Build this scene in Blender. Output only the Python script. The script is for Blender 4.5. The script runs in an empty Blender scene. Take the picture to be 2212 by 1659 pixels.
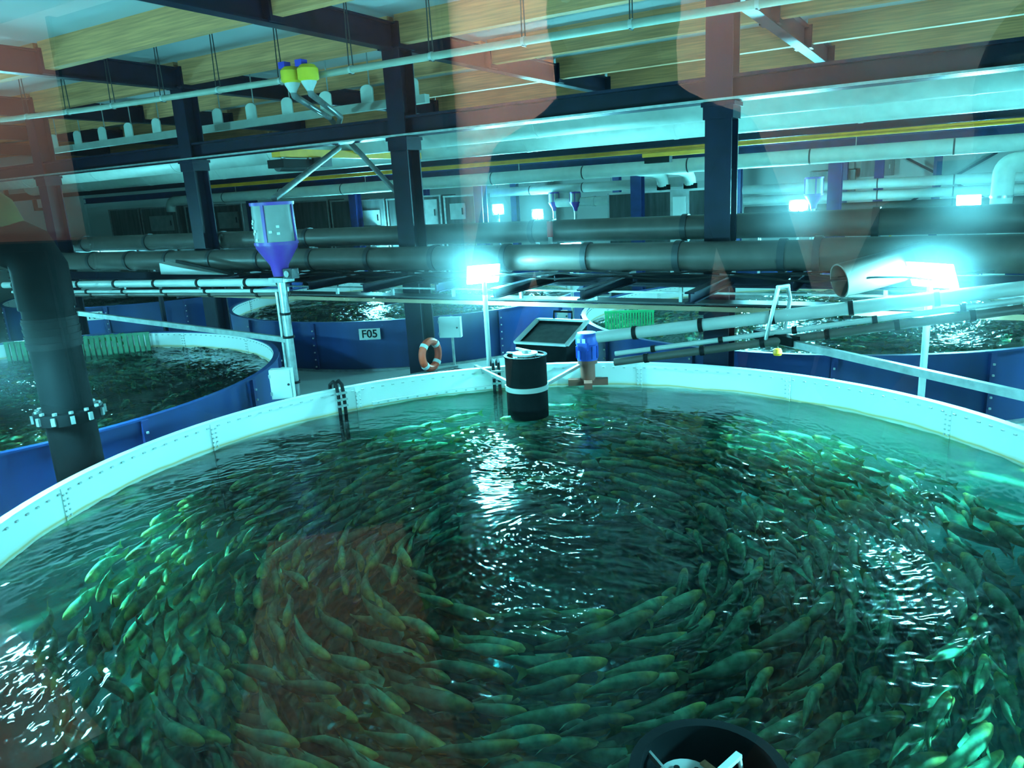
import bpy, bmesh, math, random
import numpy as np
from mathutils import Vector, Matrix
from math import sin, cos, pi, radians as R

S = bpy.context.scene
COL = S.collection
random.seed(11)

# ------------------------------------------------------------------ camera
CAMZ = 4.0
F_PX, PITCH, ROLL, YAW = 1624.0, 14.1, 3.23, -31.0
_p, _r, _y = R(PITCH), R(ROLL), R(YAW)
fwd = Vector((sin(_y) * cos(_p), cos(_y) * cos(_p), -sin(_p)))
right0 = Vector((cos(_y), -sin(_y), 0)); up0 = right0.cross(fwd)
right = cos(_r) * right0 - sin(_r) * up0
up = sin(_r) * right0 + cos(_r) * up0
cam_d = bpy.data.cameras.new('camera'); cam = bpy.data.objects.new('camera', cam_d); COL.objects.link(cam)
cam.matrix_world = Matrix((
    (right.x, up.x, -fwd.x, 0.0), (right.y, up.y, -fwd.y, 0.0), (right.z, up.z, -fwd.z, CAMZ), (0, 0, 0, 1)))
cam_d.sensor_width = 36.0; cam_d.lens = 36.0 * F_PX / 2212.0
cam_d.clip_start = 0.02; cam_d.clip_end = 200
S.camera = cam

# ------------------------------------------------------------------ world, exposure
W = bpy.data.worlds.new('world'); S.world = W; W.use_nodes = True
W.node_tree.nodes['Background'].inputs[0].default_value = (0.10, 0.16, 0.18, 1)
W.node_tree.nodes['Background'].inputs[1].default_value = 0.05
S.view_settings.view_transform = 'Standard'; S.view_settings.look = 'None'
S.view_settings.gamma = 1.0; S.view_settings.use_curve_mapping = False
S.view_settings.exposure = 0.10
S.cycles.use_denoising = True; S.cycles.use_light_tree = False
S.cycles.use_adaptive_sampling = True; S.cycles.adaptive_threshold = 0.06; S.cycles.adaptive_min_samples = 16
S.cycles.max_bounces = 4; S.cycles.diffuse_bounces = 2; S.cycles.glossy_bounces = 2
S.cycles.transparent_max_bounces = 8; S.cycles.volume_bounces = 0
S.cycles.sample_clamp_indirect = 40.0; S.cycles.sample_clamp_direct = 150.0
S.cycles.caustics_reflective = False; S.cycles.caustics_refractive = False

LAMP_COL = (0.17, 0.84, 1.0)      # the floodlights are cold cyan-white
LAMP_STRENGTH = 1500.0
GALLERY_COL = (1.0, 0.70, 0.52)   # warm room lamp of the viewing gallery
GALLERY_POWER = 95.0

# ------------------------------------------------------------------ materials
MATS = {}
def nodes(name):
    m = bpy.data.materials.new(name); m.use_nodes = True
    nt = m.node_tree; nt.nodes.clear(); MATS[name] = m
    return m, nt, nt.nodes.new('ShaderNodeOutputMaterial')

def pm(name, col, rough=0.5, metal=0.0, var=0.15, scale=4.0, bump=0.0, spec=0.5, stretch=(1, 1, 1), trans=0.0):
    """plain procedural surface: base colour broken up by noise, optional fine relief"""
    m, nt, out = nodes(name)
    b = nt.nodes.new('ShaderNodeBsdfPrincipled')
    tc = nt.nodes.new('ShaderNodeTexCoord'); mp = nt.nodes.new('ShaderNodeMapping')
    mp.inputs['Scale'].default_value = stretch
    nz = nt.nodes.new('ShaderNodeTexNoise'); nz.inputs['Scale'].default_value = scale; nz.inputs['Detail'].default_value = 4
    rp = nt.nodes.new('ShaderNodeValToRGB')
    rp.color_ramp.elements[0].position = 0.3; rp.color_ramp.elements[1].position = 0.7
    rp.color_ramp.elements[0].color = tuple(max(0, c * (1 - var)) for c in col) + (1,)
    rp.color_ramp.elements[1].color = tuple(min(1, c * (1 + var)) for c in col) + (1,)
    L = nt.links.new
    L(tc.outputs['Object'], mp.inputs['Vector']); L(mp.outputs[0], nz.inputs['Vector'])
    L(nz.outputs['Fac'], rp.inputs[0]); L(rp.outputs[0], b.inputs['Base Color'])
    b.inputs['Roughness'].default_value = rough; b.inputs['Metallic'].default_value = metal
    b.inputs['Specular IOR Level'].default_value = spec
    if bump:
        bp = nt.nodes.new('ShaderNodeBump'); bp.inputs['Distance'].default_value = bump; bp.inputs['Strength'].default_value = 0.6
        L(nz.outputs['Fac'], bp.inputs['Height']); L(bp.outputs[0], b.inputs['Normal'])
    L(b.outputs[0], out.inputs[0])
    return m

pm('ceiling', (0.44, 0.43, 0.43), 0.8, var=0.06, scale=0.6)
pm('wood', (0.68, 0.26, 0.10), 0.65, var=0.28, scale=3.0, stretch=(0.35, 6, 9), bump=0.002)
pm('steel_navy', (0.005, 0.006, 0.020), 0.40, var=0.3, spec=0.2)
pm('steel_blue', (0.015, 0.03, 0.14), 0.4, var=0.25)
pm('tank_blue', (0.007, 0.036, 0.155), 0.42, var=0.25, scale=2.0, stretch=(1, 1, 0.2))
pm('galv', (0.42, 0.44, 0.43), 0.35, metal=0.7, var=0.2, scale=9)
pm('white_pvc', (0.46, 0.47, 0.44), 0.42, var=0.08)
pm('pale_duct', (0.58, 0.62, 0.55), 0.5, var=0.08)
pm('grey_pvc', (0.085, 0.07, 0.06), 0.42, var=0.15)
pm('dark_pvc', (0.03, 0.032, 0.035), 0.4, var=0.3)
pm('black_pvc', (0.005, 0.006, 0.007), 0.6, var=0.35, spec=0.05)
pm('black_rubber', (0.008, 0.008, 0.009), 0.6, var=0.3, spec=0.15)
pm('conduit_pvc', (0.36, 0.35, 0.28), 0.5, var=0.1)
pm('beige', (0.34, 0.22, 0.13), 0.6, var=0.15)
pm('white_paint', (0.72, 0.73, 0.70), 0.45, var=0.05)
pm('box_white', (0.66, 0.67, 0.62), 0.4, var=0.05)
pm('wall_white', (0.55, 0.57, 0.53), 0.8, var=0.07, scale=0.5)
pm('floor_grey', (0.50, 0.51, 0.47), 0.45, var=0.15, scale=0.8)
pm('yellow', (0.95, 0.34, 0.008), 0.45, var=0.12)
pm('yellow_lime', (0.80, 0.52, 0.02), 0.45, var=0.12)
pm('cap_blue', (0.02, 0.04, 0.5), 0.4)
pm('hopper_white', (0.24, 0.24, 0.23), 0.4, var=0.1)
pm('hopper_blue', (0.11, 0.03, 0.28), 0.4, var=0.2)
pm('motor_blue', (0.015, 0.06, 0.42), 0.4, var=0.25)
pm('oxide_red', (0.20, 0.05, 0.03), 0.6, var=0.3)
pm('green_screen', (0.03, 0.62, 0.22), 0.45, var=0.2)
pm('green_dull', (0.06, 0.22, 0.12), 0.5, var=0.35, scale=6)
pm('algae', (0.10, 0.30, 0.02), 0.8, var=0.5, scale=9)
pm('green_pipe', (0.02, 0.04, 0.006), 0.5, var=0.35, scale=3)
pm('orange', (0.85, 0.09, 0.03), 0.5)
pm('red', (0.5, 0.03, 0.03), 0.5)
pm('unit_dark', (0.055, 0.06, 0.06), 0.35, var=0.5, scale=1.6, stretch=(4, 4, 0.5))
pm('unit_mid', (0.16, 0.165, 0.16), 0.4, var=0.3, scale=1.6, stretch=(4, 4, 0.5))
pm('unit_panel', (0.48, 0.50, 0.48), 0.45, var=0.15)
pm('timber', (0.34, 0.15, 0.07), 0.7, var=0.35, scale=4, stretch=(8, 1, 8))
pm('basin', (0.02, 0.13, 0.11), 0.7, var=0.5, scale=0.7)
pm('basin_lit', (0.09, 0.42, 0.24), 0.7, var=0.4, scale=1.2)  # brighter copy of basin, so the other tanks look better lit
pm('gal_wall', (0.82, 0.56, 0.47), 0.8, var=0.05, scale=0.8)
pm('gal_dark', (0.012, 0.012, 0.013), 0.7, var=0.2)
pm('gal_floor', (0.009, 0.007, 0.006), 0.6, var=0.25, scale=2, stretch=(6, 1, 1))
pm('wainscot', (0.16, 0.09, 0.06), 0.7, var=0.15, scale=2)
pm('lit_floor', (0.24, 0.155, 0.10), 0.8, var=0.2, scale=3)  # paler than gal_floor: lamplight on the floor put into the colour
pm('cloth_dark', (0.008, 0.008, 0.010), 0.85, var=0.3, scale=8)
pm('cloth_navy', (0.010, 0.011, 0.017), 0.85, var=0.3, scale=8)
pm('hair', (0.012, 0.009, 0.007), 0.6, var=0.3, scale=30)
pm('skin', (0.26, 0.14, 0.10), 0.6, var=0.06)

def mat_liner():
    """white tank liner: algae and rust stain just above the water line, streaks of scale"""
    m, nt, out = nodes('liner')
    L = nt.links.new; N = nt.nodes.new
    b = N('ShaderNodeBsdfPrincipled'); b.inputs['Roughness'].default_value = 0.42
    tc = N('ShaderNodeTexCoord'); sp = N('ShaderNodeSeparateXYZ'); geo = N('ShaderNodeNewGeometry')
    L(geo.outputs['Position'], sp.inputs[0])
    nz = N('ShaderNodeTexNoise'); nz.inputs['Scale'].default_value = 1.3; nz.inputs['Detail'].default_value = 6
    L(geo.outputs['Position'], nz.inputs['Vector'])
    ma = N('ShaderNodeMath'); ma.operation = 'MULTIPLY_ADD'; ma.inputs[1].default_value = 0.07; L(nz.outputs['Fac'], ma.inputs[0]); L(sp.outputs['Z'], ma.inputs[2])
    mr = N('ShaderNodeMapRange'); mr.inputs[1].default_value = 0.86; mr.inputs[2].default_value = 1.03; L(ma.outputs[0], mr.inputs[0])
    rp = N('ShaderNodeValToRGB'); e = rp.color_ramp.elements
    e[0].position = 0.0; e[0].color = (0.60, 0.62, 0.56, 1)
    e[1].position = 1.0; e[1].color = (0.80, 0.80, 0.77, 1)
    for pos, col in ((0.15, (0.55, 0.50, 0.38, 1)), (0.25, (0.62, 0.36, 0.14, 1)), (0.36, (0.74, 0.66, 0.52, 1)), (0.55, (0.79, 0.79, 0.76, 1))):
        q = e.new(pos); q.color = col
    L(mr.outputs[0], rp.inputs[0]); L(rp.outputs[0], b.inputs['Base Color']); L(b.outputs[0], out.inputs[0])
mat_liner()

def mat_fish():
    m, nt, out = nodes('fish')
    L = nt.links.new; N = nt.nodes.new
    b = N('ShaderNodeBsdfPrincipled'); b.inputs['Roughness'].default_value = 0.5
    a = N('ShaderNodeAttribute'); a.attribute_name = 'along'
    t = N('ShaderNodeAttribute'); t.attribute_name = 'tone'
    oi = N('ShaderNodeObjectInfo')
    rp = N('ShaderNodeValToRGB'); e = rp.color_ramp.elements
    e[0].position = 0.0; e[0].color = (0.40, 0.60, 0.12, 1)
    e[1].position = 1.0; e[1].color = (0.95, 0.92, 0.22, 1)
    for pos, col in ((0.25, (0.26, 0.66, 0.36, 1)), (0.70, (0.36, 0.84, 0.50, 1)), (0.84, (0.90, 0.92, 0.28, 1))):
        q = e.new(pos); q.color = col
    L(a.outputs['Fac'], rp.inputs[0])
    ad = N('ShaderNodeMath'); ad.operation = 'ADD'; L(t.outputs['Fac'], ad.inputs[0]); L(oi.outputs['Random'], ad.inputs[1])
    fr = N('ShaderNodeMath'); fr.operation = 'FRACT'; L(ad.outputs[0], fr.inputs[0])
    mr = N('ShaderNodeMapRange'); mr.inputs[3].default_value = 0.45; mr.inputs[4].default_value = 1.15; L(fr.outputs[0], mr.inputs[0])
    geo = N('ShaderNodeNewGeometry'); nz = N('ShaderNodeTexNoise'); nz.inputs['Scale'].default_value = 14
    L(geo.outputs['Position'], nz.inputs['Vector'])
    m2 = N('ShaderNodeMapRange'); m2.inputs[1].default_value = 0.3; m2.inputs[2].default_value = 0.7; m2.inputs[3].default_value = 0.55; m2.inputs[4].default_value = 1.15; L(nz.outputs['Fac'], m2.inputs[0])
    mu = N('ShaderNodeMath'); mu.operation = 'MULTIPLY'; L(mr.outputs[0], mu.inputs[0]); L(m2.outputs[0], mu.inputs[1])
    vm = N('ShaderNodeVectorMath'); vm.operation = 'SCALE'; L(rp.outputs[0], vm.inputs[0]); L(mu.outputs[0], vm.inputs['Scale'])
    L(vm.outputs[0], b.inputs['Base Color']); L(b.outputs[0], out.inputs[0])
mat_fish()

def mat_water(name='water', murk=0.11, murk_col=(0.30, 0.95, 0.80, 1), dens=0.40):
    """rippled, slowly turning water: reflecting skin over a green absorbing body"""
    m, nt, out = nodes(name)
    L = nt.links.new; N = nt.nodes.new
    fr = N('ShaderNodeFresnel'); fr.inputs['IOR'].default_value = 1.38
    gl = N('ShaderNodeBsdfGlossy'); gl.inputs['Roughness'].default_value = 0.065; gl.inputs['Color'].default_value = (0.95, 0.97, 1, 1)
    tr = N('ShaderNodeBsdfTransparent'); tr.inputs['Color'].default_value = (0.80, 0.97, 0.94, 1)
    mx = N('ShaderNodeMixShader'); L(fr.outputs[0], mx.inputs[0]); L(tr.outputs[0], mx.inputs[1]); L(gl.outputs[0], mx.inputs[2])
    L(mx.outputs[0], out.inputs['Surface'])
    va = N('ShaderNodeVolumeAbsorption'); va.inputs['Color'].default_value = (0.12, 0.74, 0.66, 1); va.inputs['Density'].default_value = dens
    vs = N('ShaderNodeVolumeScatter'); vs.inputs['Color'].default_value = murk_col; vs.inputs['Density'].default_value = murk; vs.inputs['Anisotropy'].default_value = 0.0
    ad = N('ShaderNodeAddShader'); L(va.outputs[0], ad.inputs[0]); L(vs.outputs[0], ad.inputs[1]); L(ad.outputs[0], out.inputs['Volume'])
mat_water()
mat_water('water_aerated', 0.06, (0.34, 0.95, 0.66, 1), 0.12)     # clearer water

def mat_pane():
    """window glass: clear, mirror-like on both faces, a faint rough film added to make the lamps glow"""
    m, nt, out = nodes('pane')
    L = nt.links.new; N = nt.nodes.new
    tr = N('ShaderNodeBsdfTransparent'); tr.inputs['Color'].default_value = (0.96, 0.985, 0.98, 1)
    rf = N('ShaderNodeBsdfRefraction'); rf.inputs['IOR'].default_value = 1.035; rf.inputs['Roughness'].default_value = 0.95
    rf.inputs['Color'].default_value = (0.80, 0.98, 1, 1)
    nz = N('ShaderNodeTexNoise'); nz.inputs['Scale'].default_value = 3.0; nz.inputs['Detail'].default_value = 3
    tc = N('ShaderNodeTexCoord'); L(tc.outputs['Object'], nz.inputs['Vector'])
    mr = N('ShaderNodeMapRange'); mr.inputs[3].default_value = 0.0055; mr.inputs[4].default_value = 0.0125; L(nz.outputs['Fac'], mr.inputs[0])
    m1 = N('ShaderNodeMixShader'); L(mr.outputs[0], m1.inputs[0]); L(tr.outputs[0], m1.inputs[1]); L(rf.outputs[0], m1.inputs[2])
    gl = N('ShaderNodeBsdfGlossy'); gl.inputs['Roughness'].default_value = 0.004
    fr = N('ShaderNodeFresnel'); fr.inputs['IOR'].default_value = 1.5
    mu = N('ShaderNodeMath'); mu.operation = 'MULTIPLY'; mu.inputs[1].default_value = 2.7; mu.use_clamp = True; L(fr.outputs[0], mu.inputs[0])
    m2 = N('ShaderNodeMixShader'); L(mu.outputs[0], m2.inputs[0]); L(m1.outputs[0], m2.inputs[1]); L(gl.outputs[0], m2.inputs[2])
    L(m2.outputs[0], out.inputs['Surface'])
mat_pane()

def mat_emit(name, col, strength):
    m, nt, out = nodes(name)
    e = nt.nodes.new('ShaderNodeEmission'); e.inputs[0].default_value = col + (1,); e.inputs[1].default_value = strength
    nt.links.new(e.outputs[0], out.inputs[0])
mat_emit('lens', LAMP_COL, LAMP_STRENGTH)
mat_emit('gallery_lens', GALLERY_COL, GALLERY_POWER * 0.92)
mat_emit('gallery_lens_added', GALLERY_COL, GALLERY_POWER * 0.12)

# ------------------------------------------------------------------ mesh helpers
def basis(d):
    d = Vector(d).normalized()
    a = Vector((0, 0, 1)) if abs(d.z) < 0.95 else Vector((1, 0, 0))
    s = d.cross(a).normalized(); u = s.cross(d).normalized()
    return d, s, u

WORLD = {}     # object -> world origin of its local frame (unrotated trees)

class MB:
    def __init__(s): s.v = []; s.f = []; s.m = []; s.attr = {}
    def add(s, vs, fs, mi=0):
        b = len(s.v); s.v += [tuple(x) for x in vs]; s.f += [tuple(b + i for i in f) for f in fs]; s.m += [mi] * len(fs); return s
    def box(s, c, size, rz=0.0, mi=0, bev=0.0):
        x, y, z = (q / 2 for q in size); c = Vector(c); M = Matrix.Rotation(rz, 3, 'Z')
        vs = [c + M @ Vector((sx * x, sy * y, sz * z)) for sz in (-1, 1) for sx, sy in ((-1, -1), (1, -1), (1, 1), (-1, 1))]
        return s.add(vs, [(3, 2, 1, 0), (4, 5, 6, 7), (0, 1, 5, 4), (1, 2, 6, 5), (2, 3, 7, 6), (3, 0, 4, 7)], mi)
    def bar(s, p0, p1, w, h, mi=0):
        """rectangular bar: w sideways, h in the up direction"""
        p0, p1 = Vector(p0), Vector(p1); d, sd, u = basis(p1 - p0)
        vs = [p + sd * (a * w / 2) + u * (b * h / 2) for p in (p0, p1) for a, b in ((-1, -1), (1, -1), (1, 1), (-1, 1))]
        return s.add(vs, [(0, 1, 2, 3), (7, 6, 5, 4), (0, 4, 5, 1), (1, 5, 6, 2), (2, 6, 7, 3), (3, 7, 4, 0)], mi)
    def ibeam(s, p0, p1, w, h, tf=0.03, tw=0.03, mi=0):
        p0, p1 = Vector(p0), Vector(p1); d, sd, u = basis(p1 - p0)
        o = u * (h / 2 - tf / 2)
        s.bar(p0 + o, p1 + o, w, tf, mi); s.bar(p0 - o, p1 - o, w, tf, mi); s.bar(p0, p1, tw, h - 2 * tf, mi); return s
    def hcol(s, x, y, z0, z1, w, d, t=0.03, mi=0):
        """H-section steel column, flanges facing +-Y"""
        h = z1 - z0; zc = (z0 + z1) / 2
        s.box((x, y - d / 2 + t / 2, zc), (w, t, h), mi=mi); s.box((x, y + d / 2 - t / 2, zc), (w, t, h), mi=mi); s.box((x, y, zc), (t, d - 2 * t, h), mi=mi); return s
    def tube(s, p0, p1, r0, r1=None, n=16, caps=True, mi=0):
        r1 = r0 if r1 is None else r1; p0, p1 = Vector(p0), Vector(p1); d, sd, u = basis(p1 - p0)
        vs = [p + sd * (r * cos(2 * pi * i / n)) + u * (r * sin(2 * pi * i / n)) for p, r in ((p0, r0), (p1, r1)) for i in range(n)]
        fs = [(i, i + n, (i + 1) % n + n, (i + 1) % n) for i in range(n)]
        if caps: fs += [tuple(range(n)), tuple(range(2 * n - 1, n - 1, -1))]
        return s.add(vs, fs, mi)
    def path(s, pts, r, n=14, caps=True, mi=0):
        """round pipe along a polyline, mitred with a carried frame"""
        pts = [Vector(p) for p in pts]; k = len(pts); rings = []
        T = [(pts[min(i + 1, k - 1)] - pts[max(i - 1, 0)]).normalized() for i in range(k)]
        d, sd, u = basis(T[0])
        for i in range(k):
            if i:
                q = T[i - 1].rotation_difference(T[i]); sd = q @ sd; u = q @ u
            rings.append([pts[i] + sd * (r * cos(2 * pi * j / n)) + u * (r * sin(2 * pi * j / n)) for j in range(n)])
        vs = [v for rg in rings for v in rg]
        fs = [(i * n + j, (i + 1) * n + j, (i + 1) * n + (j + 1) % n, i * n + (j + 1) % n) for i in range(k - 1) for j in range(n)]
        if caps: fs += [tuple(range(n)), tuple(range(k * n - 1, (k - 1) * n - 1, -1))]
        return s.add(vs, fs, mi)
    def lathe(s, prof, c=(0, 0, 0), n=24, mi=0, close=False):
        """profile of (radius, z) turned about the vertical through c"""
        c = Vector(c); k = len(prof)
        vs = [c + Vector((r * cos(2 * pi * j / n), r * sin(2 * pi * j / n), z)) for r, z in prof for j in range(n)]
        rng = range(k) if close else range(k - 1)
        fs = [(i * n + j, i * n + (j + 1) % n, ((i + 1) % k) * n + (j + 1) % n, ((i + 1) % k) * n + j) for i in rng for j in range(n)]
        return s.add(vs, fs, mi)
    def disc(s, c, r, n=24, mi=0):
        c = Vector(c); return s.add([c + Vector((r * cos(2 * pi * j / n), r * sin(2 * pi * j / n), 0)) for j in range(n)], [tuple(range(n))], mi)
    def ring(s, p, axis, r, t, w, n=20, mi=0):
        """flat band of radial thickness t and width w round the axis at p (couplings, clamps)"""
        d, sd, u = basis(axis); p = Vector(p); vs = []
        for rr, off in ((r, -w / 2), (r + t, -w / 2), (r + t, w / 2), (r, w / 2)):
            vs += [p + d * off + sd * (rr * cos(2 * pi * j / n)) + u * (rr * sin(2 * pi * j / n)) for j in range(n)]
        fs = [(i * n + j, ((i + 1) % 4) * n + j, ((i + 1) % 4) * n + (j + 1) % n, i * n + (j + 1) % n) for i in range(4) for j in range(n)]
        return s.add(vs, fs, mi)
    def mesh(s, name, smooth=True, off=Vector((0, 0, 0)), angle=35):
        me = bpy.data.meshes.new(name)
        me.from_pydata([(x - off.x, y - off.y, z - off.z) for x, y, z in s.v], [], s.f)
        if any(s.m): me.polygons.foreach_set('material_index', s.m)
        bm = bmesh.new(); bm.from_mesh(me); bmesh.ops.recalc_face_normals(bm, faces=bm.faces); bm.to_mesh(me); bm.free()
        if smooth:
            me.polygons.foreach_set('use_smooth', [True] * len(me.polygons)); me.set_sharp_from_angle(angle=R(angle))
        return me
    def build(s, name, mat, parent=None, label=None, cat=None, group=None, kind=None, smooth=True, local=False):
        if parent is None and not local:
            xs, ys, zs = zip(*s.v); off = Vector(((min(xs) + max(xs)) / 2, (min(ys) + max(ys)) / 2, min(zs)))
        elif local: off = Vector((0, 0, 0))
        else: off = WORLD.get(parent.name, Vector((0, 0, 0)))
        me = s.mesh(name, smooth, off)
        for mm in (mat if isinstance(mat, (list, tuple)) else [mat]): me.materials.append(MATS[mm])
        o = bpy.data.objects.new(name, me); COL.objects.link(o)
        if parent is None: o.location = off
        else: o.parent = parent
        WORLD[o.name] = off.copy()
        return tag(o, label, cat, group, kind)

def tag(o, label=None, cat=None, group=None, kind=None):
    for k, v in (('label', label), ('category', cat), ('group', group), ('kind', kind)):
        if v: o[k] = v
    return o
def thing(name, label, cat, loc=(0, 0, 0), rz=0.0, group=None, kind=None):
    o = bpy.data.objects.new(name, None); COL.objects.link(o); o.location = loc; o.rotation_euler = (0, 0, rz)
    o.empty_display_size = 0.2
    WORLD[o.name] = Vector(loc)
    return tag(o, label, cat, group, kind)
def inst(me, name, parent=None, loc=(0, 0, 0), rz=0.0, **kw):
    o = bpy.data.objects.new(name, me); COL.objects.link(o); o.parent = parent; o.location = loc; o.rotation_euler = (0, 0, rz)
    WORLD[o.name] = WORLD.get(parent.name, Vector((0, 0, 0))) + Vector(loc) if parent else Vector(loc)
    return tag(o, **kw)
def copy_tree(o, parent=None):
    c = o.copy(); COL.objects.link(c); c.parent = parent
    for ch in [x for x in bpy.data.objects if x.parent == o]: copy_tree(ch, c)
    return c
def arc(c, a, b, r, n=7):
    """elbow points turning from direction a to direction b about corner c"""
    c, a, b = Vector(c), Vector(a).normalized(), Vector(b).normalized()
    p0 = c - a * r; p2 = c + b * r; out = []
    for i in range(n + 1):
        t = i / n; out.append(p0 * (1 - t) ** 2 + c * (2 * t * (1 - t)) + p2 * t ** 2)
    return out

# ================================================================== THE HALL
ZC = 7.30                       # underside of the ceiling sheets
XB = [-40.0, -33.75, -27.65, -21.55, -15.45, -9.30, -3.25, 2.80, 8.90]     # rafter lines
YJ = [2.6, 5.75, 8.95, 12.0, 15.2, 18.5, 21.8, 25.0, 28.2, 31.4, 34.6, 37.8, 41.0]
X0, X1, Y0, Y1 = -42.0, 9.0, 0.62, 44.0

tag(MB().box(((X0 + X1) / 2, (Y0 + Y1) / 2, -0.1), (X1 - X0, Y1 - Y0, 0.2)).build('floor', 'floor_grey', kind='structure', smooth=False), 'pale grey concrete hall floor between the fish tanks', 'floor')
ceiling = MB().box(((X0 + X1) / 2, (Y0 + Y1) / 2, ZC + 0.1), (X1 - X0, Y1 - Y0, 0.2)).build('ceiling', 'ceiling', kind='structure', smooth=False, label='white sheet ceiling carried by timber joists and navy steel rafters', cat='ceiling')
cz = WORLD['ceiling']
# timber joists between the steel rafters, each its own piece
jm = {}
for i in range(len(XB) - 1):
    ln = XB[i + 1] - XB[i] - 0.16
    for y in YJ:
        key = round(ln, 2)
        if key not in jm:
            jm[key] = MB().box((0, 0, 0.25), (ln, 0.20, 0.50)).mesh('joist', False); jm[key].materials.append(MATS['wood'])
        inst(jm[key], 'joist', ceiling, Vector(((XB[i] + XB[i + 1]) / 2, y, 6.80)) - cz)
rm = None
for x in XB[1:-1]:
    m = MB().ibeam((0, Y0, 0), (0, Y1, 0), 0.24, 0.46, 0.035, 0.05)
    if rm is None: rm = m.mesh('steel_rafter', False); rm.materials.append(MATS['steel_navy'])
    o = inst(rm, 'steel_rafter', ceiling, Vector((x, 0, 6.93)) - cz)
sh = MB().box((0, 0, 0.2), (0.36, 0.30, 0.46)).mesh('joist_hanger', False); sh.materials.append(MATS['steel_navy'])
for x in XB[1:-1]:
    for y in YJ:
        inst(sh, 'joist_hanger', ceiling, Vector((x, y, 6.745)) - cz)

tag(MB().box(((X0 + X1) / 2, Y1 + 0.1, 3.7), (X1 - X0, 0.2, 7.6)).build('wall_far', 'wall_white', kind='structure', smooth=False), 'pale far wall of the hall behind the navy columns', 'wall')
tag(MB().box((X0 - 0.1, (Y0 + Y1) / 2, 3.7), (0.2, Y1 - Y0, 7.6)).build('wall_left', 'wall_white', kind='structure', smooth=False), 'pale side wall of the hall behind the dark filter cabinets', 'wall')
tag(MB().box((X1 + 0.1, (Y0 + Y1) / 2, 3.7), (0.2, Y1 - Y0, 7.6)).build('wall_right', 'wall_white', kind='structure', smooth=False), 'pale side wall of the hall', 'wall')

# wall with the viewing window (the photograph looks through it), window seen from inside the gallery
WX0, WX1, WZ0, WZ1 = -4.2, 1.9, 2.50, 5.40
wn = MB()
wn.box(((X0 + WX0) / 2, 0.52, 3.7), (WX0 - X0, 0.2, 7.6)); wn.box(((X1 + WX1) / 2, 0.52, 3.7), (X1 - WX1, 0.2, 7.6))
wn.box(((WX0 + WX1) / 2, 0.52, (WZ0 - 0.1) / 2), (WX1 - WX0, 0.2, WZ0 + 0.1)); wn.box(((WX0 + WX1) / 2, 0.52, (WZ1 + 7.5) / 2), (WX1 - WX0, 0.2, 7.5 - WZ1))
tag(wn.build('wall_near', 'wall_white', kind='structure', smooth=False), 'wall between the hall and the viewing gallery around the window', 'wall')
win = thing('window_1', 'wide hazed gallery window pane mirroring the warm room and its visitors', 'window', ((WX0 + WX1) / 2, 0.55, WZ0), kind='structure')
fr = MB()
fr.box(((WX0 + WX1) / 2, 0.55, WZ0 + 0.02), (WX1 - WX0, 0.12, 0.04)); fr.box(((WX0 + WX1) / 2, 0.55, WZ1 - 0.02), (WX1 - WX0, 0.12, 0.04))
fr.box((WX0 + 0.02, 0.55, (WZ0 + WZ1) / 2), (0.04, 0.12, WZ1 - WZ0)); fr.box((WX1 - 0.02, 0.55, (WZ0 + WZ1) / 2), (0.04, 0.12, WZ1 - WZ0))
fr.build('window_frame', 'steel_navy', win, smooth=False)
MB().add([(WX0, .55, WZ0), (WX1, .55, WZ0), (WX1, .55, WZ1), (WX0, .55, WZ1)], [(0, 1, 2, 3)]).build('pane', 'pane', win, smooth=False)

# steel columns on the grid
def column(x, y, label, top=6.75, w=0.34):
    c = thing('column', label, 'column', (x, y, 0), kind='structure')
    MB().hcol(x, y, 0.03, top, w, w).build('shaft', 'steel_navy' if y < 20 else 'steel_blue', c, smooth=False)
    MB().box((x, y, 0.02), (w + 0.2, w + 0.2, 0.04)).build('base_plate', 'steel_navy', c, smooth=False)
    MB().box((x, y, top - 0.02), (w + 0.1, w + 0.1, 0.04)).build('cap_plate', 'steel_navy', c, smooth=False)
    if y < 20:
        b = MB().box((x, y, 5.14), (w + 0.10, w + 0.10, 0.06)).box((x, y, 5.02), (w + 0.05, w + 0.05, 0.18))
        b.build('crane_bracket', 'steel_navy', c, smooth=False)
    return c
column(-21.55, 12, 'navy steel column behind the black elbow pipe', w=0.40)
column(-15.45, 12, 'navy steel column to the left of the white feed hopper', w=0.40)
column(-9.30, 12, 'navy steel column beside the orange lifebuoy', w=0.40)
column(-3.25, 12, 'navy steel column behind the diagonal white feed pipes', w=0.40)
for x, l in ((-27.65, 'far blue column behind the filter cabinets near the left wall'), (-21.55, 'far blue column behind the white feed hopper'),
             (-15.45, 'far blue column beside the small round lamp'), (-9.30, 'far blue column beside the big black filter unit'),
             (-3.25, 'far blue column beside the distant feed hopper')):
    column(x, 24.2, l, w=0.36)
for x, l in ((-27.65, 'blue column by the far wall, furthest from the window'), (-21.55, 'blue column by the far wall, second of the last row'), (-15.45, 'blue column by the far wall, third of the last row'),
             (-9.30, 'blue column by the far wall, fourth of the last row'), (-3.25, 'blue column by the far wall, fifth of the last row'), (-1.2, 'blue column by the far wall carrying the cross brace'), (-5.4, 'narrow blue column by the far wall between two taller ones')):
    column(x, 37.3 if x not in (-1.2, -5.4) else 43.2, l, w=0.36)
cb = thing('cross_brace', 'thin dark X brace against the pale far wall', 'brace', (-0.6, 43.6, 2.4))
MB().bar((-2.6, 43.5, 4.7), (1.2, 43.5, 2.4), 0.06, 0.12).build('brace_rod', 'steel_navy', cb, smooth=False)
MB().bar((-2.6, 43.6, 2.4), (1.2, 43.6, 4.7), 0.06, 0.12).build('brace_rod', 'steel_navy', cb, smooth=False)

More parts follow.
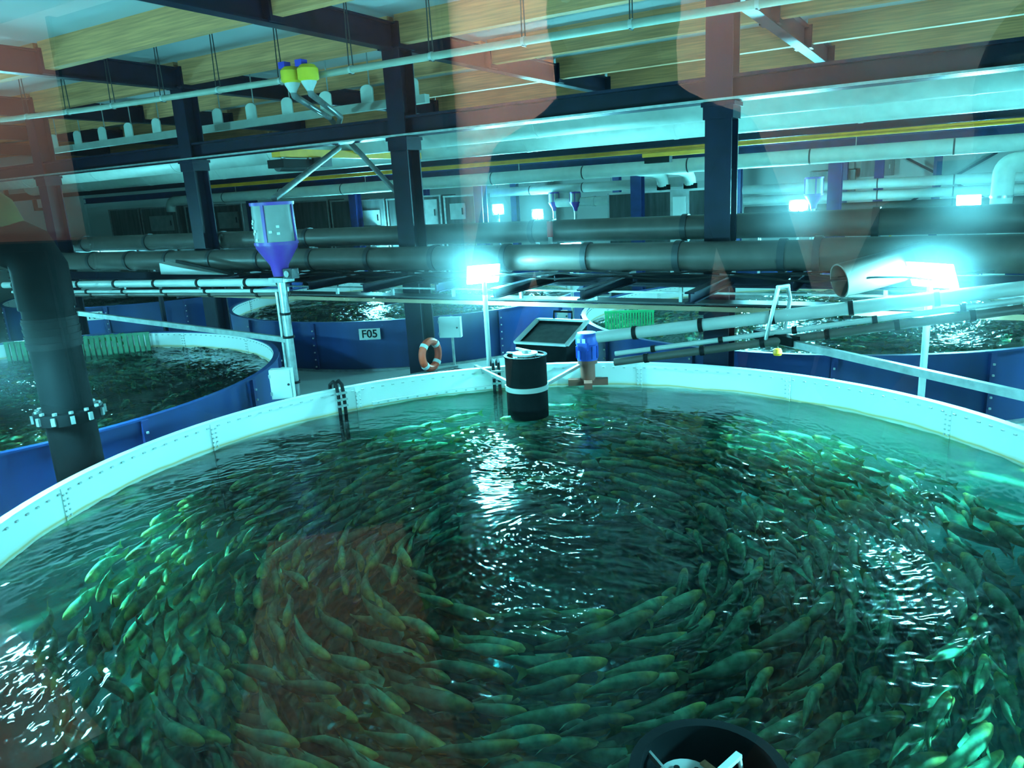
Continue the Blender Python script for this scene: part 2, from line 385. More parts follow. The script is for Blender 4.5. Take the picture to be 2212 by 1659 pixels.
# ================================================================== THE TANKS
TR, RIMZ, WATZ, NP, A0 = 5.28, 1.20, 0.84, 14, R(49.5)
def arc_panel(a0, a1, ro, ri, z0, z1, n=5):
    """curved steel panel: outer face blue (slot 0), inner face and top white liner (slot 1)"""
    m = MB(); k = n + 1
    vs = []
    for r, z in ((ro, z0), (ro, z1), (ri, z1), (ri, z0)):
        vs += [(r * cos(a0 + (a1 - a0) * i / n), r * sin(a0 + (a1 - a0) * i / n), z) for i in range(k)]
    b = 0
    m.add(vs, [(i, i + 1, k + i + 1, k + i) for i in range(n)] + [(0, k, 2 * k, 3 * k), (n, n + k, n + 2 * k, n + 3 * k)], 0)
    m.f += [(k + i, k + i + 1, 2 * k + i + 1, 2 * k + i) for i in range(n)] + [(2 * k + i, 2 * k + i + 1, 3 * k + i + 1, 3 * k + i) for i in range(n)]
    m.m += [1] * (2 * n)
    return m
da = 2 * pi / NP
pan = arc_panel(0.002, da - 0.002, TR + 0.03, TR - 0.03, 0.0, RIMZ).mesh('wall_panel', True)
for q in ('tank_blue', 'liner'): pan.materials.append(MATS[q])
# bolted joint: outer pressed-steel flange and inner bolt strip
fl = MB().box((TR + 0.06, 0, RIMZ / 2), (0.06, 0.10, RIMZ)).mesh('seam_flange', False); fl.materials.append(MATS['steel_blue'])
st = MB().box((TR - 0.036, 0, RIMZ / 2 + 0.1), (0.014, 0.075, RIMZ - 0.2)).mesh('seam_strip', False); st.materials.append(MATS['liner'])
def bolt_mesh(full):
    m = MB()
    for p in range(NP):
        n = 14 if full else 0
        for i in range(n):
            a = p * da + da * (i + 0.5) / n
            c = Vector(((TR - 0.045) * cos(a), (TR - 0.045) * sin(a), RIMZ - 0.045))
            m.box(c, (0.02, 0.04, 0.018), a)
        if full:
            for i in range(5):
                for s in (-1, 1):
                    a = p * da + s * 0.0055
                    m.box(((TR - 0.05) * cos(a), (TR - 0.05) * sin(a), 0.88 + i * 0.062), (0.02, 0.018, 0.018), a)
        for i in range(6):
            a = p * da
            m.box(((TR + 0.1) * cos(a), (TR + 0.1) * sin(a), 0.12 + i * 0.18), (0.03, 0.03, 0.03), a)
    return m
bolts = {f: bolt_mesh(f).mesh('bolts', False) for f in (True, False)}
for b in bolts.values(): b.materials.append(MATS['unit_panel'])
rim = MB().lathe([(TR - 0.035, RIMZ), (TR + 0.07, RIMZ), (TR + 0.07, RIMZ + 0.03), (TR - 0.035, RIMZ + 0.03)], n=112, close=True).mesh('rim', True)
rim_b = rim.copy(); rim.materials.append(MATS['white_paint']); rim_b.materials.append(MATS['tank_blue'])
foot = MB().lathe([(TR + 0.03, 0), (TR + 0.12, 0), (TR + 0.12, 0.05), (TR + 0.03, 0.05)], n=112, close=True).mesh('foot_ring', True); foot.materials.append(MATS['galv'])
bas = MB().disc((0, 0, 0.02), TR - 0.03, 96).mesh('basin_floor', False); bas.materials.append(MATS['basin'])
bas_lit = bas.copy(); bas_lit.materials.clear(); bas_lit.materials.append(MATS['basin_lit'])
wr = TR - 0.055
def wave_field(n=1024, size=8.0, seed=4):
    """periodic ripple heights: three bands of wavelengths with fixed slopes"""
    g = np.random.default_rng(seed); f = np.fft.fft2(g.standard_normal((n, n)))
    k = np.fft.fftfreq(n, size / n); kx, ky = np.meshgrid(k, k, indexing='ij'); kk = np.hypot(kx, ky); h = np.zeros((n, n))
    for lam, slope, wid in ((0.95, 0.02, .35), (0.36, 0.032, .35), (0.16, 0.052, .4), (0.09, 0.062, .4)):
        band = np.exp(-((np.log(np.maximum(kk, 1e-6) * lam)) / wid) ** 2)
        q = np.fft.ifft2(f * band).real
        gx, gy = np.gradient(q, size / n); q *= slope / math.sqrt((gx ** 2 + gy ** 2).mean()); h += q
    patch = np.fft.ifft2(np.fft.fft2(g.standard_normal((n, n))) * np.exp(-((np.log(np.maximum(kk, 1e-6) * 2.2)) / .5) ** 2)).real
    return h * np.clip(np.exp(0.55 * patch / patch.std()), 0.4, 2.8), n, size
def water_mesh(nr=300, na=1300, amp=1.0):
    h, n, size = wave_field(); h = h * amp
    r = wr * (np.arange(1, nr + 1) / nr); th = np.arange(na) * 2 * pi / na
    rr, tt = np.meshgrid(r, th, indexing='ij'); X = rr * np.cos(tt); Y = rr * np.sin(tt)
    sw = tt - 0.8 * np.log(np.maximum(rr, .15)); U = rr * np.cos(sw); V = rr * np.sin(sw)
    fu = (U / size % 1) * n; fv = (V / size % 1) * n; i0 = np.floor(fu).astype(int); j0 = np.floor(fv).astype(int); du = fu - i0; dv = fv - j0
    i0 %= n; j0 %= n; i1 = (i0 + 1) % n; j1 = (j0 + 1) % n
    Z = h[i0, j0] * (1 - du) * (1 - dv) + h[i1, j0] * du * (1 - dv) + h[i0, j1] * (1 - du) * dv + h[i1, j1] * du * dv
    top = np.stack([X, Y, Z], -1).reshape(-1, 3)
    zb = 0.03 - WATZ
    bot = np.stack([wr * np.cos(th), wr * np.sin(th), np.full(na, zb)], -1)
    vs = np.vstack([top, bot, [[0, 0, 0]], [[0, 0, zb]]]); ib = nr * na; ic = ib + na
    j = np.arange(na); jn = (j + 1) % na
    q = []
    for i in range(nr - 1): q.append(np.stack([i * na + j, (i + 1) * na + j, (i + 1) * na + jn, i * na + jn], -1))
    q.append(np.stack([(nr - 1) * na + j, ib + j, ib + jn, (nr - 1) * na + jn], -1))
    q = np.vstack(q); t = np.vstack([np.stack([np.full(na, ic), j, jn], -1), np.stack([np.full(na, ic + 1), ib + jn, ib + j], -1)])
    me = bpy.data.meshes.new('water'); nq, nt = len(q), len(t)
    me.vertices.add(len(vs)); me.vertices.foreach_set('co', vs.astype(np.float32).ravel())
    me.loops.add(nq * 4 + nt * 3); me.loops.foreach_set('vertex_index', np.concatenate([q.ravel(), t.ravel()]).astype(np.int32))
    me.polygons.add(nq + nt); me.polygons.foreach_set('loop_start', np.concatenate([np.arange(nq) * 4, nq * 4 + np.arange(nt) * 3]).astype(np.int32))
    me.update(calc_edges=True); me.validate()
    me.polygons.foreach_set('use_smooth', [True] * len(me.polygons)); me.set_sharp_from_angle(angle=R(55))
    return me
watm = water_mesh(); watm.materials.append(MATS['water'])
watc = water_mesh(220, 950, 3.0); watc.materials.append(MATS['water_aerated'])      # choppier: strongly aerated tanks

def tank(x, y, label, wlabel, full=True, a0=A0, blue_rim=True):
    t = thing('fish_tank', label, 'tank', (x, y, 0))
    for p in range(NP):
        inst(pan, 'wall_panel', t, rz=a0 + p * da)
        inst(fl, 'seam_flange', t, rz=a0 + p * da)
        if full: inst(st, 'seam_strip', t, rz=a0 + p * da)
    inst(bolts[full], 'bolts', t, rz=a0, kind='stuff')
    inst(rim_b if blue_rim else rim, 'rim', t); inst(foot, 'foot_ring', t); inst(bas_lit if blue_rim else bas, 'basin_floor', t)
    inst(watc if blue_rim else watm, 'water', None, (x, y, WATZ), label=wlabel, cat='water', kind='stuff')
    return t
near = (-3.36, 6.16)
tank(*near, 'large round fish tank with white liner right below the window', 'dark green rippled water full of circling fish in the nearest tank', blue_rim=False)
tank(-15.1, 6.28, 'round blue fish tank beside the black elbow pipe', 'sparkling green water in the tank beside the black elbow pipe')
tank(-14.6, 18.5, 'round blue fish tank carrying the F05 sign', 'green water in the tank carrying the F05 sign')
tank(-2.6, 17.95, 'round blue fish tank behind the diagonal white feed pipes', 'bright glittering water behind the diagonal white feed pipes')
tank(-26.9, 18.5, 'round blue fish tank carrying the F04 sign', 'green water in the tank carrying the F04 sign')
tank(-2.6, 31.6, 'far blue fish tank in the last row beneath the distant feed hopper', 'water of the far tank beneath the distant feed hopper', False)
tank(-14.5, 31.6, 'far blue fish tank in the last row behind the small round lamps', 'water of the far tank behind the small round lamps', False)
tank(-26.9, 31.6, 'far blue fish tank in the last row behind the filter cabinets', 'water of the far tank behind the filter cabinets', False)

# batten bolted to the near tank's liner above the water, between the cable hoses
bt = thing('liner_batten', 'white bolted batten on the near tank liner above the water', 'batten', (near[0], near[1], 0.9))
b = arc_panel(R(121), R(150), TR - 0.05, TR - 0.085, 0.88, 0.93, 12); b.m = [0] * len(b.m); b.build('strip', 'white_paint', bt, local=True)
bt.location = (near[0], near[1], 0); WORLD[bt.name] = Vector(bt.location)
b = MB()
for i in range(16):
    a = R(122 + 27 * i / 15); b.box(((TR - 0.085) * cos(a), (TR - 0.085) * sin(a), 0.905), (0.02, 0.03, 0.02), a)
b.build('bolts', 'galv', bt, kind='stuff', local=True)

# ================================================================== FISH
def fish_geo(L, bend, rings=9, k=7, phase=0.0):
    """salmonid body with forked tail, dorsal, adipose and pectoral fins; head along +X"""
    v, f, al = [], [], []
    prof = [(-0.40, .011, .028), (-0.28, .023, .050), (-0.12, .046, .088), (0.06, .066, .108), (0.22, .072, .106), (0.34, .064, .088), (0.42, .050, .066), (0.475, .030, .040), (0.50, .008, .012)]
    if rings < 9: prof = [prof[i] for i in (0, 2, 4, 6, 8)]
    prof = [(x, w * .92, h * .95) for x, w, h in prof]
    def yb(x): return bend * sin((x - 0.5) * 3.6 + phase) * (0.55 - x) * 0.9
    for x, w, h in prof:
        for j in range(k):
            a = 2 * pi * j / k
            v.append((x, yb(x) + w * cos(a), h * sin(a))); al.append(x + 0.5)
    m = len(prof)
    f += [(i * k + j, (i + 1) * k + j, (i + 1) * k + (j + 1) % k, i * k + (j + 1) % k) for i in range(m - 1) for j in range(k)]
    f += [tuple(range(k)), tuple(range(m * k - 1, (m - 1) * k - 1, -1))]
    def fin(pts):
        b = len(v)
        for x, y, z in pts: v.append((x, y, z)); al.append(max(0.0, x + 0.45))
        f.append(tuple(range(b, b + len(pts))))
    fin([(-.39, yb(-.39), .028), (-.53, yb(-.53), .105), (-.485, yb(-.485), 0), (-.39, yb(-.39), -.01)])
    fin([(-.39, yb(-.39), -.028), (-.53, yb(-.53), -.105), (-.485, yb(-.485), 0), (-.39, yb(-.39), .01)])
    fin([(-.10, yb(-.10), .088), (-.12, yb(-.12), .125), (.04, yb(.04), .165), (.08, yb(.08), .105)])
    if rings >= 9:
        fin([(-.30, yb(-.30), .045), (-.32, yb(-.32), .075), (-.27, yb(-.27), .052)])
        for s in (-1, 1):
            fin([(.27, yb(.27) + s * .055, -.05), (.12, yb(.12) + s * .13, -.085), (.20, yb(.20) + s * .062, -.07)])
    return [(x * L, y * L, z * L) for x, y, z in v], f, al

spots = []
def try_spot(rng, r, th, z, gap):
    x = near[0] + r * cos(th); y = near[1] + r * sin(th)
    for (a, b2, c2, *_r2) in spots[-600:]:
        if abs(a - x) < gap and abs(b2 - y) < gap and abs(c2 - z) < 0.12 and (a - x) ** 2 + (b2 - y) ** 2 < gap * gap: return False
    spots.append((x, y, z, th, r)); return True
rng = random.Random(5)
tries = 0
while len(spots) < 1000 and tries < 60000:
    tries += 1
    r = math.sqrt(rng.uniform(1.2 ** 2, 4.6 ** 2)); th = rng.uniform(-pi, pi)
    # fish gather in the near half; the middle and the outer left edge stay thinner
    keep = 1.0 - 0.45 * max(0.0, sin(th)) * (r / 5) - 0.55 * max(0.0, -cos(th)) * (r / 5)
    if r < 2.2: keep *= (r - 1.0) / 1.2
    if rng.random() > keep: continue
    z = WATZ - 0.13 - abs(rng.gauss(0, 0.30))
    if z < 0.13: continue
    try_spot(rng, r, th, z, 0.30)
def to_px(p):
    d = Vector(p) - Vector((0, 0, CAMZ)); w = d.dot(fwd)
    return (1106 + F_PX * d.dot(right) / w, 829.5 - F_PX * d.dot(up) / w, w) if w > 0.3 else (-1, -1, 1)
def size_key(s):
    px, py, w = to_px(s[:3])
    if not (-20 < px < 2232 and 700 < py < 1680): return 1e9
    return w + (WATZ - s[2]) * 5.0
order = sorted(range(len(spots)), key=lambda i: size_key(spots[i]))
fish_me = []
for i in range(8):
    vv, ff, al = fish_geo(0.50 + 0.035 * i, 0.10 + 0.012 * ((i * 3) % 5), phase=i * 0.9)
    me = bpy.data.meshes.new('trout'); me.from_pydata(vv, [], ff)
    me.polygons.foreach_set('use_smooth', [True] * len(me.polygons))
    at = me.attributes.new('along', 'FLOAT', 'POINT'); at.data.foreach_set('value', al)
    at = me.attributes.new('tone', 'FLOAT', 'POINT'); at.data.foreach_set('value', [0.0] * len(al))
    me.materials.append(MATS['fish']); fish_me.append(me)
for i in order[:300]:
    x, y, z, th, r = spots[i]
    o = bpy.data.objects.new('trout', fish_me[rng.randrange(8)]); COL.objects.link(o)
    o.location = (x, y, z)
    o.rotation_euler = (rng.uniform(-.35, .35), rng.uniform(-.10, .10), th + pi / 2 + rng.uniform(-.28, .28) + 0.08)
    dx, dy = x - near[0], y - near[1]
    zone = ('pale green trout swimming towards the window along the left side of the nearest tank' if dx < -1.4 and abs(dx) > -dy else
            'pale green trout swimming to the right along the near side of the nearest tank' if dy < 0 and abs(dy) >= abs(dx) else
            'pale green trout swimming away from the window along the right side of the nearest tank' if dx > 0 and abs(dx) > abs(dy) else
            'pale green trout swimming to the left beyond the middle of the nearest tank')
    tag(o, zone, 'fish', 'trout circling in the nearest tank')
def school(name, lst, label, group=None):
    V, Fc, A, T = [], [], [], []
    for (x, y, z, th, r) in lst:
        vv, ff, al = fish_geo(rng.uniform(.46, .74), rng.uniform(-.16, .16), 5, 5, rng.uniform(0, 6))
        a = th + pi / 2 + rng.uniform(-.3, .3); c_, s_ = cos(a), sin(a); b = len(V)
        V += [(x + px * c_ - py * s_, y + px * s_ + py * c_, z + pz) for px, py, pz in vv]
        Fc += [tuple(b + q for q in f) for f in ff]; A += al; T += [rng.random()] * len(al)
    me = bpy.data.meshes.new(name); me.from_pydata(V, [], Fc)
    me.polygons.foreach_set('use_smooth', [True] * len(me.polygons))
    at = me.attributes.new('along', 'FLOAT', 'POINT'); at.data.foreach_set('value', A)
    at = me.attributes.new('tone', 'FLOAT', 'POINT'); at.data.foreach_set('value', T)
    me.materials.append(MATS['fish'])
    o = bpy.data.objects.new(name, me); COL.objects.link(o)
    return tag(o, label, 'fish', kind='stuff')
school('trout_shoal', [spots[i] for i in order[300:]], 'countless further trout deeper and further out in the nearest tank')
for (tx, ty, lb) in ((-15.1, 6.28, 'blurred trout shoal in the tank beside the black elbow pipe'), (-2.6, 17.95, 'blurred trout shoal in the tank behind the diagonal pipes'), (-14.6, 18.5, 'blurred trout shoal in the tank carrying the F05 sign')):
    lst = []
    for i in range(420):
        r = math.sqrt(rng.uniform(1, 4.9 ** 2)); th = rng.uniform(-pi, pi)
        lst.append((tx + r * cos(th), ty + r * sin(th), WATZ - 0.12 - abs(rng.gauss(0, .18)) if True else 0, th, r))
    school('trout_shoal', [(a, b2, max(c2, 0.15), t2, r2) for a, b2, c2, t2, r2 in lst], lb)

# ================================================================== FLOODLIGHTS ON POLES
def floodlight(x, y, z, aim, label, tilt=50, w=0.52, h=0.26, pole_r=0.042, base=0.0, rnd=False, dome=0.055):
    """white pole, knuckle, black housing and glowing lens tipped down towards 'aim'"""
    t = thing('floodlight', label, 'lamp', (x, y, base), group='floodlights on poles')
    zl = z - base
    MB().tube((0, 0, 0.0), (0, 0, zl - 0.34), pole_r, n=12).build('pole', 'white_pvc', t, local=True)
    MB().tube((0, 0, 0), (0, 0, 0.05), pole_r * 2.6, n=16).build('base_plate', 'galv', t, local=True)
    MB().tube((0, 0, zl - 0.36), (0, 0, zl - 0.12), pole_r * 0.9, n=10).build('knuckle', 'dark_pvc', t, local=True)
    d = Vector((aim[0] - x, aim[1] - y, 0)).normalized(); d = (d * cos(R(tilt)) + Vector((0, 0, -sin(R(tilt))))).normalized()
    s = d.cross(Vector((0, 0, 1))).normalized(); u = s.cross(d).normalized(); c = Vector((0, 0, zl))
    hb = MB(); vs = []
    for k2, (ww, hh) in ((-0.14, (0.6, 0.6)), (-0.02, (1.06, 1.08))):
        vs += [c + d * k2 + s * (a * ww * w / 2) + u * (b * hh * h / 2) for a, b in ((-1, -1), (1, -1), (1, 1), (-1, 1))]
    hb.add(vs, [(0, 1, 2, 3), (7, 6, 5, 4), (0, 4, 5, 1), (1, 5, 6, 2), (2, 6, 7, 3), (3, 7, 4, 0)]); hb.build('housing', 'dark_pvc', t, local=True, smooth=False)
    lb = MB(); vs = []; nn = 14 if rnd else 4
    cor = [(cos(2 * pi * i / nn), sin(2 * pi * i / nn)) for i in range(nn)] if rnd else [(-1, -1), (1, -1), (1, 1), (-1, 1)]
    for k2, g in ((-0.015, 1.0), (dome, 0.80)):
        vs += [c + d * k2 + s * (a * g * w / 2) + u * (b * g * h / 2) for a, b in cor]
    lb.add(vs, [tuple(range(nn)), tuple(range(2 * nn - 1, nn - 1, -1))] + [(i, (i + 1) % nn, nn + (i + 1) % nn, nn + i) for i in range(nn)]); lb.build('lens', 'lens', t, local=True, smooth=False)
    MB().bar(c - d * 0.08 - s * w * .35, c - d * 0.08 + s * w * .35, 0.04, 0.04).build('yoke', 'galv', t, local=True, smooth=False)
    return t
LAMP1 = (-6.80, 10.60)
floodlight(LAMP1[0], LAMP1[1], 2.74, (0.5, 4), 'floodlight on the white pole left of the black barrel', 24, w=.54, h=.32)
floodlight(-0.28, 10.72, 2.74, (-5, 4), 'floodlight on the white pole behind the near tank at the far right', 26, w=.62, h=.32)
floodlight(-8.52, 3.35, 2.50, (-3, 5), 'floodlight in front of the black elbow pipe, seen as a glare in the water', 34, dome=-0.01)
floodlight(2.5, 3.9, 2.75, (-4, 5.5), 'floodlight on a pole to the right of the nearest tank', 34)
floodlight(4.0, 15.6, 2.75, (-3, 18), 'added unseen floodlight to the right of the glittering tank', 28)  # added lamp out of frame, brightens the tank behind the feed pipes
floodlight(-11.8, 1.25, 2.85, (-15, 6.5), 'added unseen floodlight on the near side of the tank beside the black elbow pipe', 32)  # added lamp outside the view, lifts the left tank's fish and water
floodlight(-21.6, 4.6, 2.75, (-14, 6.5), 'added unseen floodlight to the left of the tank beside the black elbow pipe', 28)  # extra lamp beyond the left edge, put in to light that tank
floodlight(-9.62, 5.05, 2.62, (-15, 6.5), 'added fill floodlight hidden behind the upright of the black elbow pipe', 25, w=.34)  # put in behind the pipe to light the left tank without glare
floodlight(-25.2, 12.75, 2.65, (-14, 6), 'floodlight behind the black elbow pipe', 15)
floodlight(-20.75, 24.05, 2.6, (-13, 16), 'floodlight behind the F05 tank, hidden by the grey pipes', 15)
floodlight(-8.4, 17.2, 2.62, (-4, 12), 'floodlight between the F05 tank and the tank with the green screen', 15)
floodlight(-5.3, 24.0, 2.70, (-3, 14), 'floodlight behind the glittering tank, hidden by the upper grey pipe', 15)
floodlight(-15.2, 25.0, 3.49, (-9, 12), 'small round glowing floodlight left of its twin in the distance', 12, w=.42, h=.38, rnd=True)
floodlight(-14.0, 25.9, 3.22, (-9, 12), 'small round glowing floodlight right of its twin in the distance', 12, w=.42, h=.38, rnd=True)
floodlight(-4.53, 25.9, 3.15, (-3, 12), 'glowing floodlight beside the distant feed hopper', 12, w=.56, h=.38, rnd=True)
floodlight(-20.7, 30.2, 2.70, (-24, 44), 'added fill floodlight between the far tanks turned to the far wall behind the cabinets', 5)  # added fill, brightens the far wall
floodlight(-8.55, 31.0, 2.70, (-10, 44), 'added fill floodlight between the far tanks turned to the far wall behind the black filter unit', 5)  # second added fill for the far wall, hidden by the pipes
floodlight(3.5, 32.0, 2.70, (-2, 44), 'added fill floodlight beside the last far tank turned to the far wall', 5)  # third added fill for the far wall
floodlight(0.12, 25.6, 3.13, (-2, 16), 'distant glowing floodlight beside the thick upright duct', 12, w=.6, h=.3)

# ================================================================== BLACK ELBOW PIPE (front left)
bp = thing('elbow_pipe', 'thick black pipe with bolted flange and green elbow in front of the left tank', 'pipe', (-8.86, 4.64, 0))
bx, by = -8.86, 4.64
MB().tube((bx, by, 0), (bx, by, 1.76), 0.265, n=28).build('lower_pipe', 'black_pvc', bp)
MB().tube((bx, by, 1.84), (bx, by, 3.05), 0.265, n=28).build('upper_pipe', 'black_pvc', bp)
fl_ = MB().ring((bx, by, 1.80), (0, 0, 1), 0.10, 0.265, 0.13, 32).build('flange', 'black_pvc', bp)
for i in range(12):
    a = 2 * pi * i / 12 + 0.1
    MB().box((bx + 0.372 * cos(a), by + 0.372 * sin(a), 1.80), (0.035, 0.045, 0.09), a).build('bolt', 'galv', bp, smooth=False)
    MB().tube((bx + 0.32 * cos(a), by + 0.32 * sin(a), 1.86), (bx + 0.32 * cos(a), by + 0.32 * sin(a), 1.89), 0.028, n=6).build('nut', 'galv', bp, smooth=False)
for z in (2.66, 2.74, 2.82, 2.90):
    MB().ring((bx, by, z), (0, 0, 1), 0.255, 0.035, 0.035, 28).build('clamp_band', 'black_rubber', bp)
MB().tube((bx, by, 2.60), (bx, by, 2.95), 0.282, n=28).build('sleeve', 'black_rubber', bp)
e1 = Vector((bx, by, 3.05)); dirx = Vector((-0.70, -0.62, 0.35)).normalized(); ec = Vector((bx, by, 3.72))
MB().path([e1, (bx, by, 3.50), ec + Vector((-.06, -.05, -.02)), ec + dirx * 0.34, ec + dirx * 1.5], 0.29, 26).build('elbow', 'black_pvc', bp)
g0 = ec + Vector((-0.22, -0.20, 0.38))
MB().path([g0 + Vector((0.02, 0.02, -.25)), g0 + Vector((-.04, -.04, 0.02)), g0 + Vector((-0.18, -0.16, 0.20)), g0 + Vector((-0.9, -0.8, 0.34))], 0.25, 20).build('green_elbow', 'green_pipe', bp, label='dull green upper elbow')
MB().ring(ec + dirx * 0.75, dirx, 0.275, 0.05, 0.10, 24).build('collar', 'black_rubber', bp)

# ================================================================== BARRELS IN THE NEAR TANK
def barrel(x, y, label, arms):
    t = thing('barrel', label, 'barrel', (x, y, 0.70))
    r, z0, z1 = 0.315, 0.0, 0.94
    MB().lathe([(r, z0), (r, z1), (r + 0.012, z1 + 0.012), (r - 0.03, z1 + 0.012), (r - 0.03, z0)], n=40, close=True).build('shell', 'black_pvc', t, local=True)
    MB().disc((0, 0, 0.30), r - 0.03, 32).build('bottom', 'dark_pvc', t, local=True)
    MB().ring((0, 0, 0.46), (0, 0, 1), r, 0.014, 0.075, 40).build('hoop', 'white_pvc', t, local=True)
    MB().ring((0, 0, z1 + 0.004), (0, 0, 1), r - 0.034, 0.048, 0.022, 40).build('lip', 'black_pvc', t, local=True)
    # feeder fitted inside: grey motor disc, timber board, white bracket bar
    d = MB().tube((-0.09, -0.02, 0.80), (-0.09, -0.02, 0.90), 0.12, n=24).build('motor_disc', 'unit_panel', t, local=True)
    for a in range(5):
        q = a * 2 * pi / 5
        MB().tube((-0.09 + .07 * cos(q), -0.02 + .07 * sin(q), 0.901), (-0.09 + .07 * cos(q), -0.02 + .07 * sin(q), 0.907), 0.014, n=8).build('hole', 'black_rubber', d, local=True)
    MB().bar((-0.06, 0.10, 0.86), (0.27, -0.06, 0.86), 0.03, 0.10).build('board', 'timber', t, local=True, smooth=False)
    MB().bar((-0.08, 0.03, 0.83), (0.25, -0.12, 0.83), 0.03, 0.12).build('board', 'timber', t, local=True, smooth=False)
    MB().bar((0.0, -0.04, 0.93), (0.08, 0.16, 0.95), 0.03, 0.02).build('bracket_bar', 'white_paint', t, local=True, smooth=False)
    MB().path([(0.08, 0.16, 0.93), (0.11, 0.12, 0.86), (0.29, 0.10, 0.86)], 0.012, 8).build('bracket_wire', 'galv', t, local=True)
    MB().bar((-0.29, 0.06, 0.90), (-0.16, -0.02, 0.88), 0.012, 0.03).build('stay', 'galv', t, local=True, smooth=False)
    for p0, p1 in arms:
        MB().bar(p0, p1, 0.05, 0.05).build('arm', 'galv', t, local=True, smooth=False)
    return t
fb = (-5.53, 9.64)
barrel(*fb, 'black barrel hung by a white hoop at the back of the nearest tank', [((-0.30, 0.05, 0.46), (-1.40, 0.72, 0.52)), ((0.22, 0.23, 0.46), (0.30, 1.62, 0.54))])
fd = thing('feed_spinner', 'pale disc with a crank lying on top of the hung black barrel', 'feeder', (fb[0], fb[1], 1.655))
MB().tube((0, 0, 0), (0, 0, 0.03), 0.19, n=32).build('disc', 'white_pvc', fd, local=True)
MB().bar((-0.32, 0, 0.012), (0.32, 0, 0.012), 0.05, 0.02).build('crossbar', 'galv', fd, local=True, smooth=False)
MB().bar((-0.22, 0.12, 0.06), (0.10, -0.02, 0.06), 0.035, 0.03).build('crank', 'white_paint', fd, local=True, smooth=False)
MB().tube((0, 0, 0.03), (0, 0, 0.07), 0.05, n=16).build('hub', 'galv', fd, local=True)
barrel(-0.72, 2.60, 'open black barrel with timber boards and a grey disc inside, nearest the window', [((-0.1, -0.30, 0.46), (-0.4, -1.05, 0.54))])

# pump on the rim
pu = thing('pump', 'blue motor pump on a rust-red mount at the back rim of the nearest tank', 'pump', (-5.03, 10.77, 0.95))
for a in (R(25), R(115)):
    MB().bar((-0.32 * cos(a), -0.32 * sin(a), 0.05), (0.32 * cos(a), 0.32 * sin(a), 0.05), 0.13, 0.10).build('mount_foot', 'oxide_red', pu, local=True, smooth=False)
MB().tube((0, 0, 0.08), (0, 0, 0.40), 0.12, n=20).tube((0, 0, 0.36), (0, 0, 0.42), 0.16, n=20).build('mount_column', 'oxide_red', pu, local=True)
mot = MB().lathe([(0.0, 0.42), (0.165, 0.42), (0.165, 0.66), (0.18, 0.68), (0.18, 0.80), (0.15, 0.86), (0.0, 0.86)], n=24).build('motor', 'motor_blue', pu, local=True)
for i in range(10):
    a = 2 * pi * i / 10
    MB().box((0.172 * cos(a), 0.172 * sin(a), 0.55), (0.02, 0.02, 0.20), a).build('fin', 'motor_blue', mot, local=True, smooth=False)
MB().box((0.02, -0.19, 0.66), (0.16, 0.06, 0.12)).build('terminal_box', 'motor_blue', pu, local=True, smooth=False)
for dx in (-0.06, 0.03):
    MB().box((dx, -0.183, 0.75), (0.05, 0.012, 0.07)).build('label_plate', 'white_paint', pu, local=True, smooth=False)
MB().bar((-0.02, 0.16, 0.10), (-0.15, 0.50, 0.31), 0.08, 0.05).build('rim_hook', 'oxide_red', pu, local=True, smooth=False)

# hoses hooked over the near rim
def hose(name, a_deg, label):
    a = R(a_deg); u = Vector((cos(a), sin(a), 0)); c = Vector((near[0], near[1], 0)); t = Vector((-sin(a), cos(a), 0))
    h = thing(name, label, 'hose', tuple(c + u * (TR - 0.1)))
    for k2 in (-0.045, 0.045):
        o = t * k2
        pts = [c + u * (TR - 0.10) + o + Vector((0, 0, z)) for z in (0.30, 0.8, 1.15)] + [c + u * (TR - 0.06) + o + Vector((0, 0, 1.30)), c + u * (TR + 0.05) + o + Vector((0, 0, 1.34)), c + u * (TR + 0.2) + o + Vector((0, 0, 1.27)), c + u * (TR + 0.28) + o + Vector((0, 0, 0.9)), c + u * (TR + 0.30) + o + Vector((0, 0, 0.03))]
        MB().path(pts, 0.028, 10).build('hose_line', 'black_rubber', h)
    for z in (0.98, 1.08, 1.18):
        MB().box(c + u * (TR - 0.13) + Vector((0, 0, z)), (0.05, 0.16, 0.03), a).build('hose_clip', 'galv', h, smooth=False)
    return h
hose('cable_hose', 155.6, 'black double hose hooked over the white rim beside the black floor hatch')
hose('cable_hose', 127.0, 'black double hose hooked over the white rim just left of the barrel')

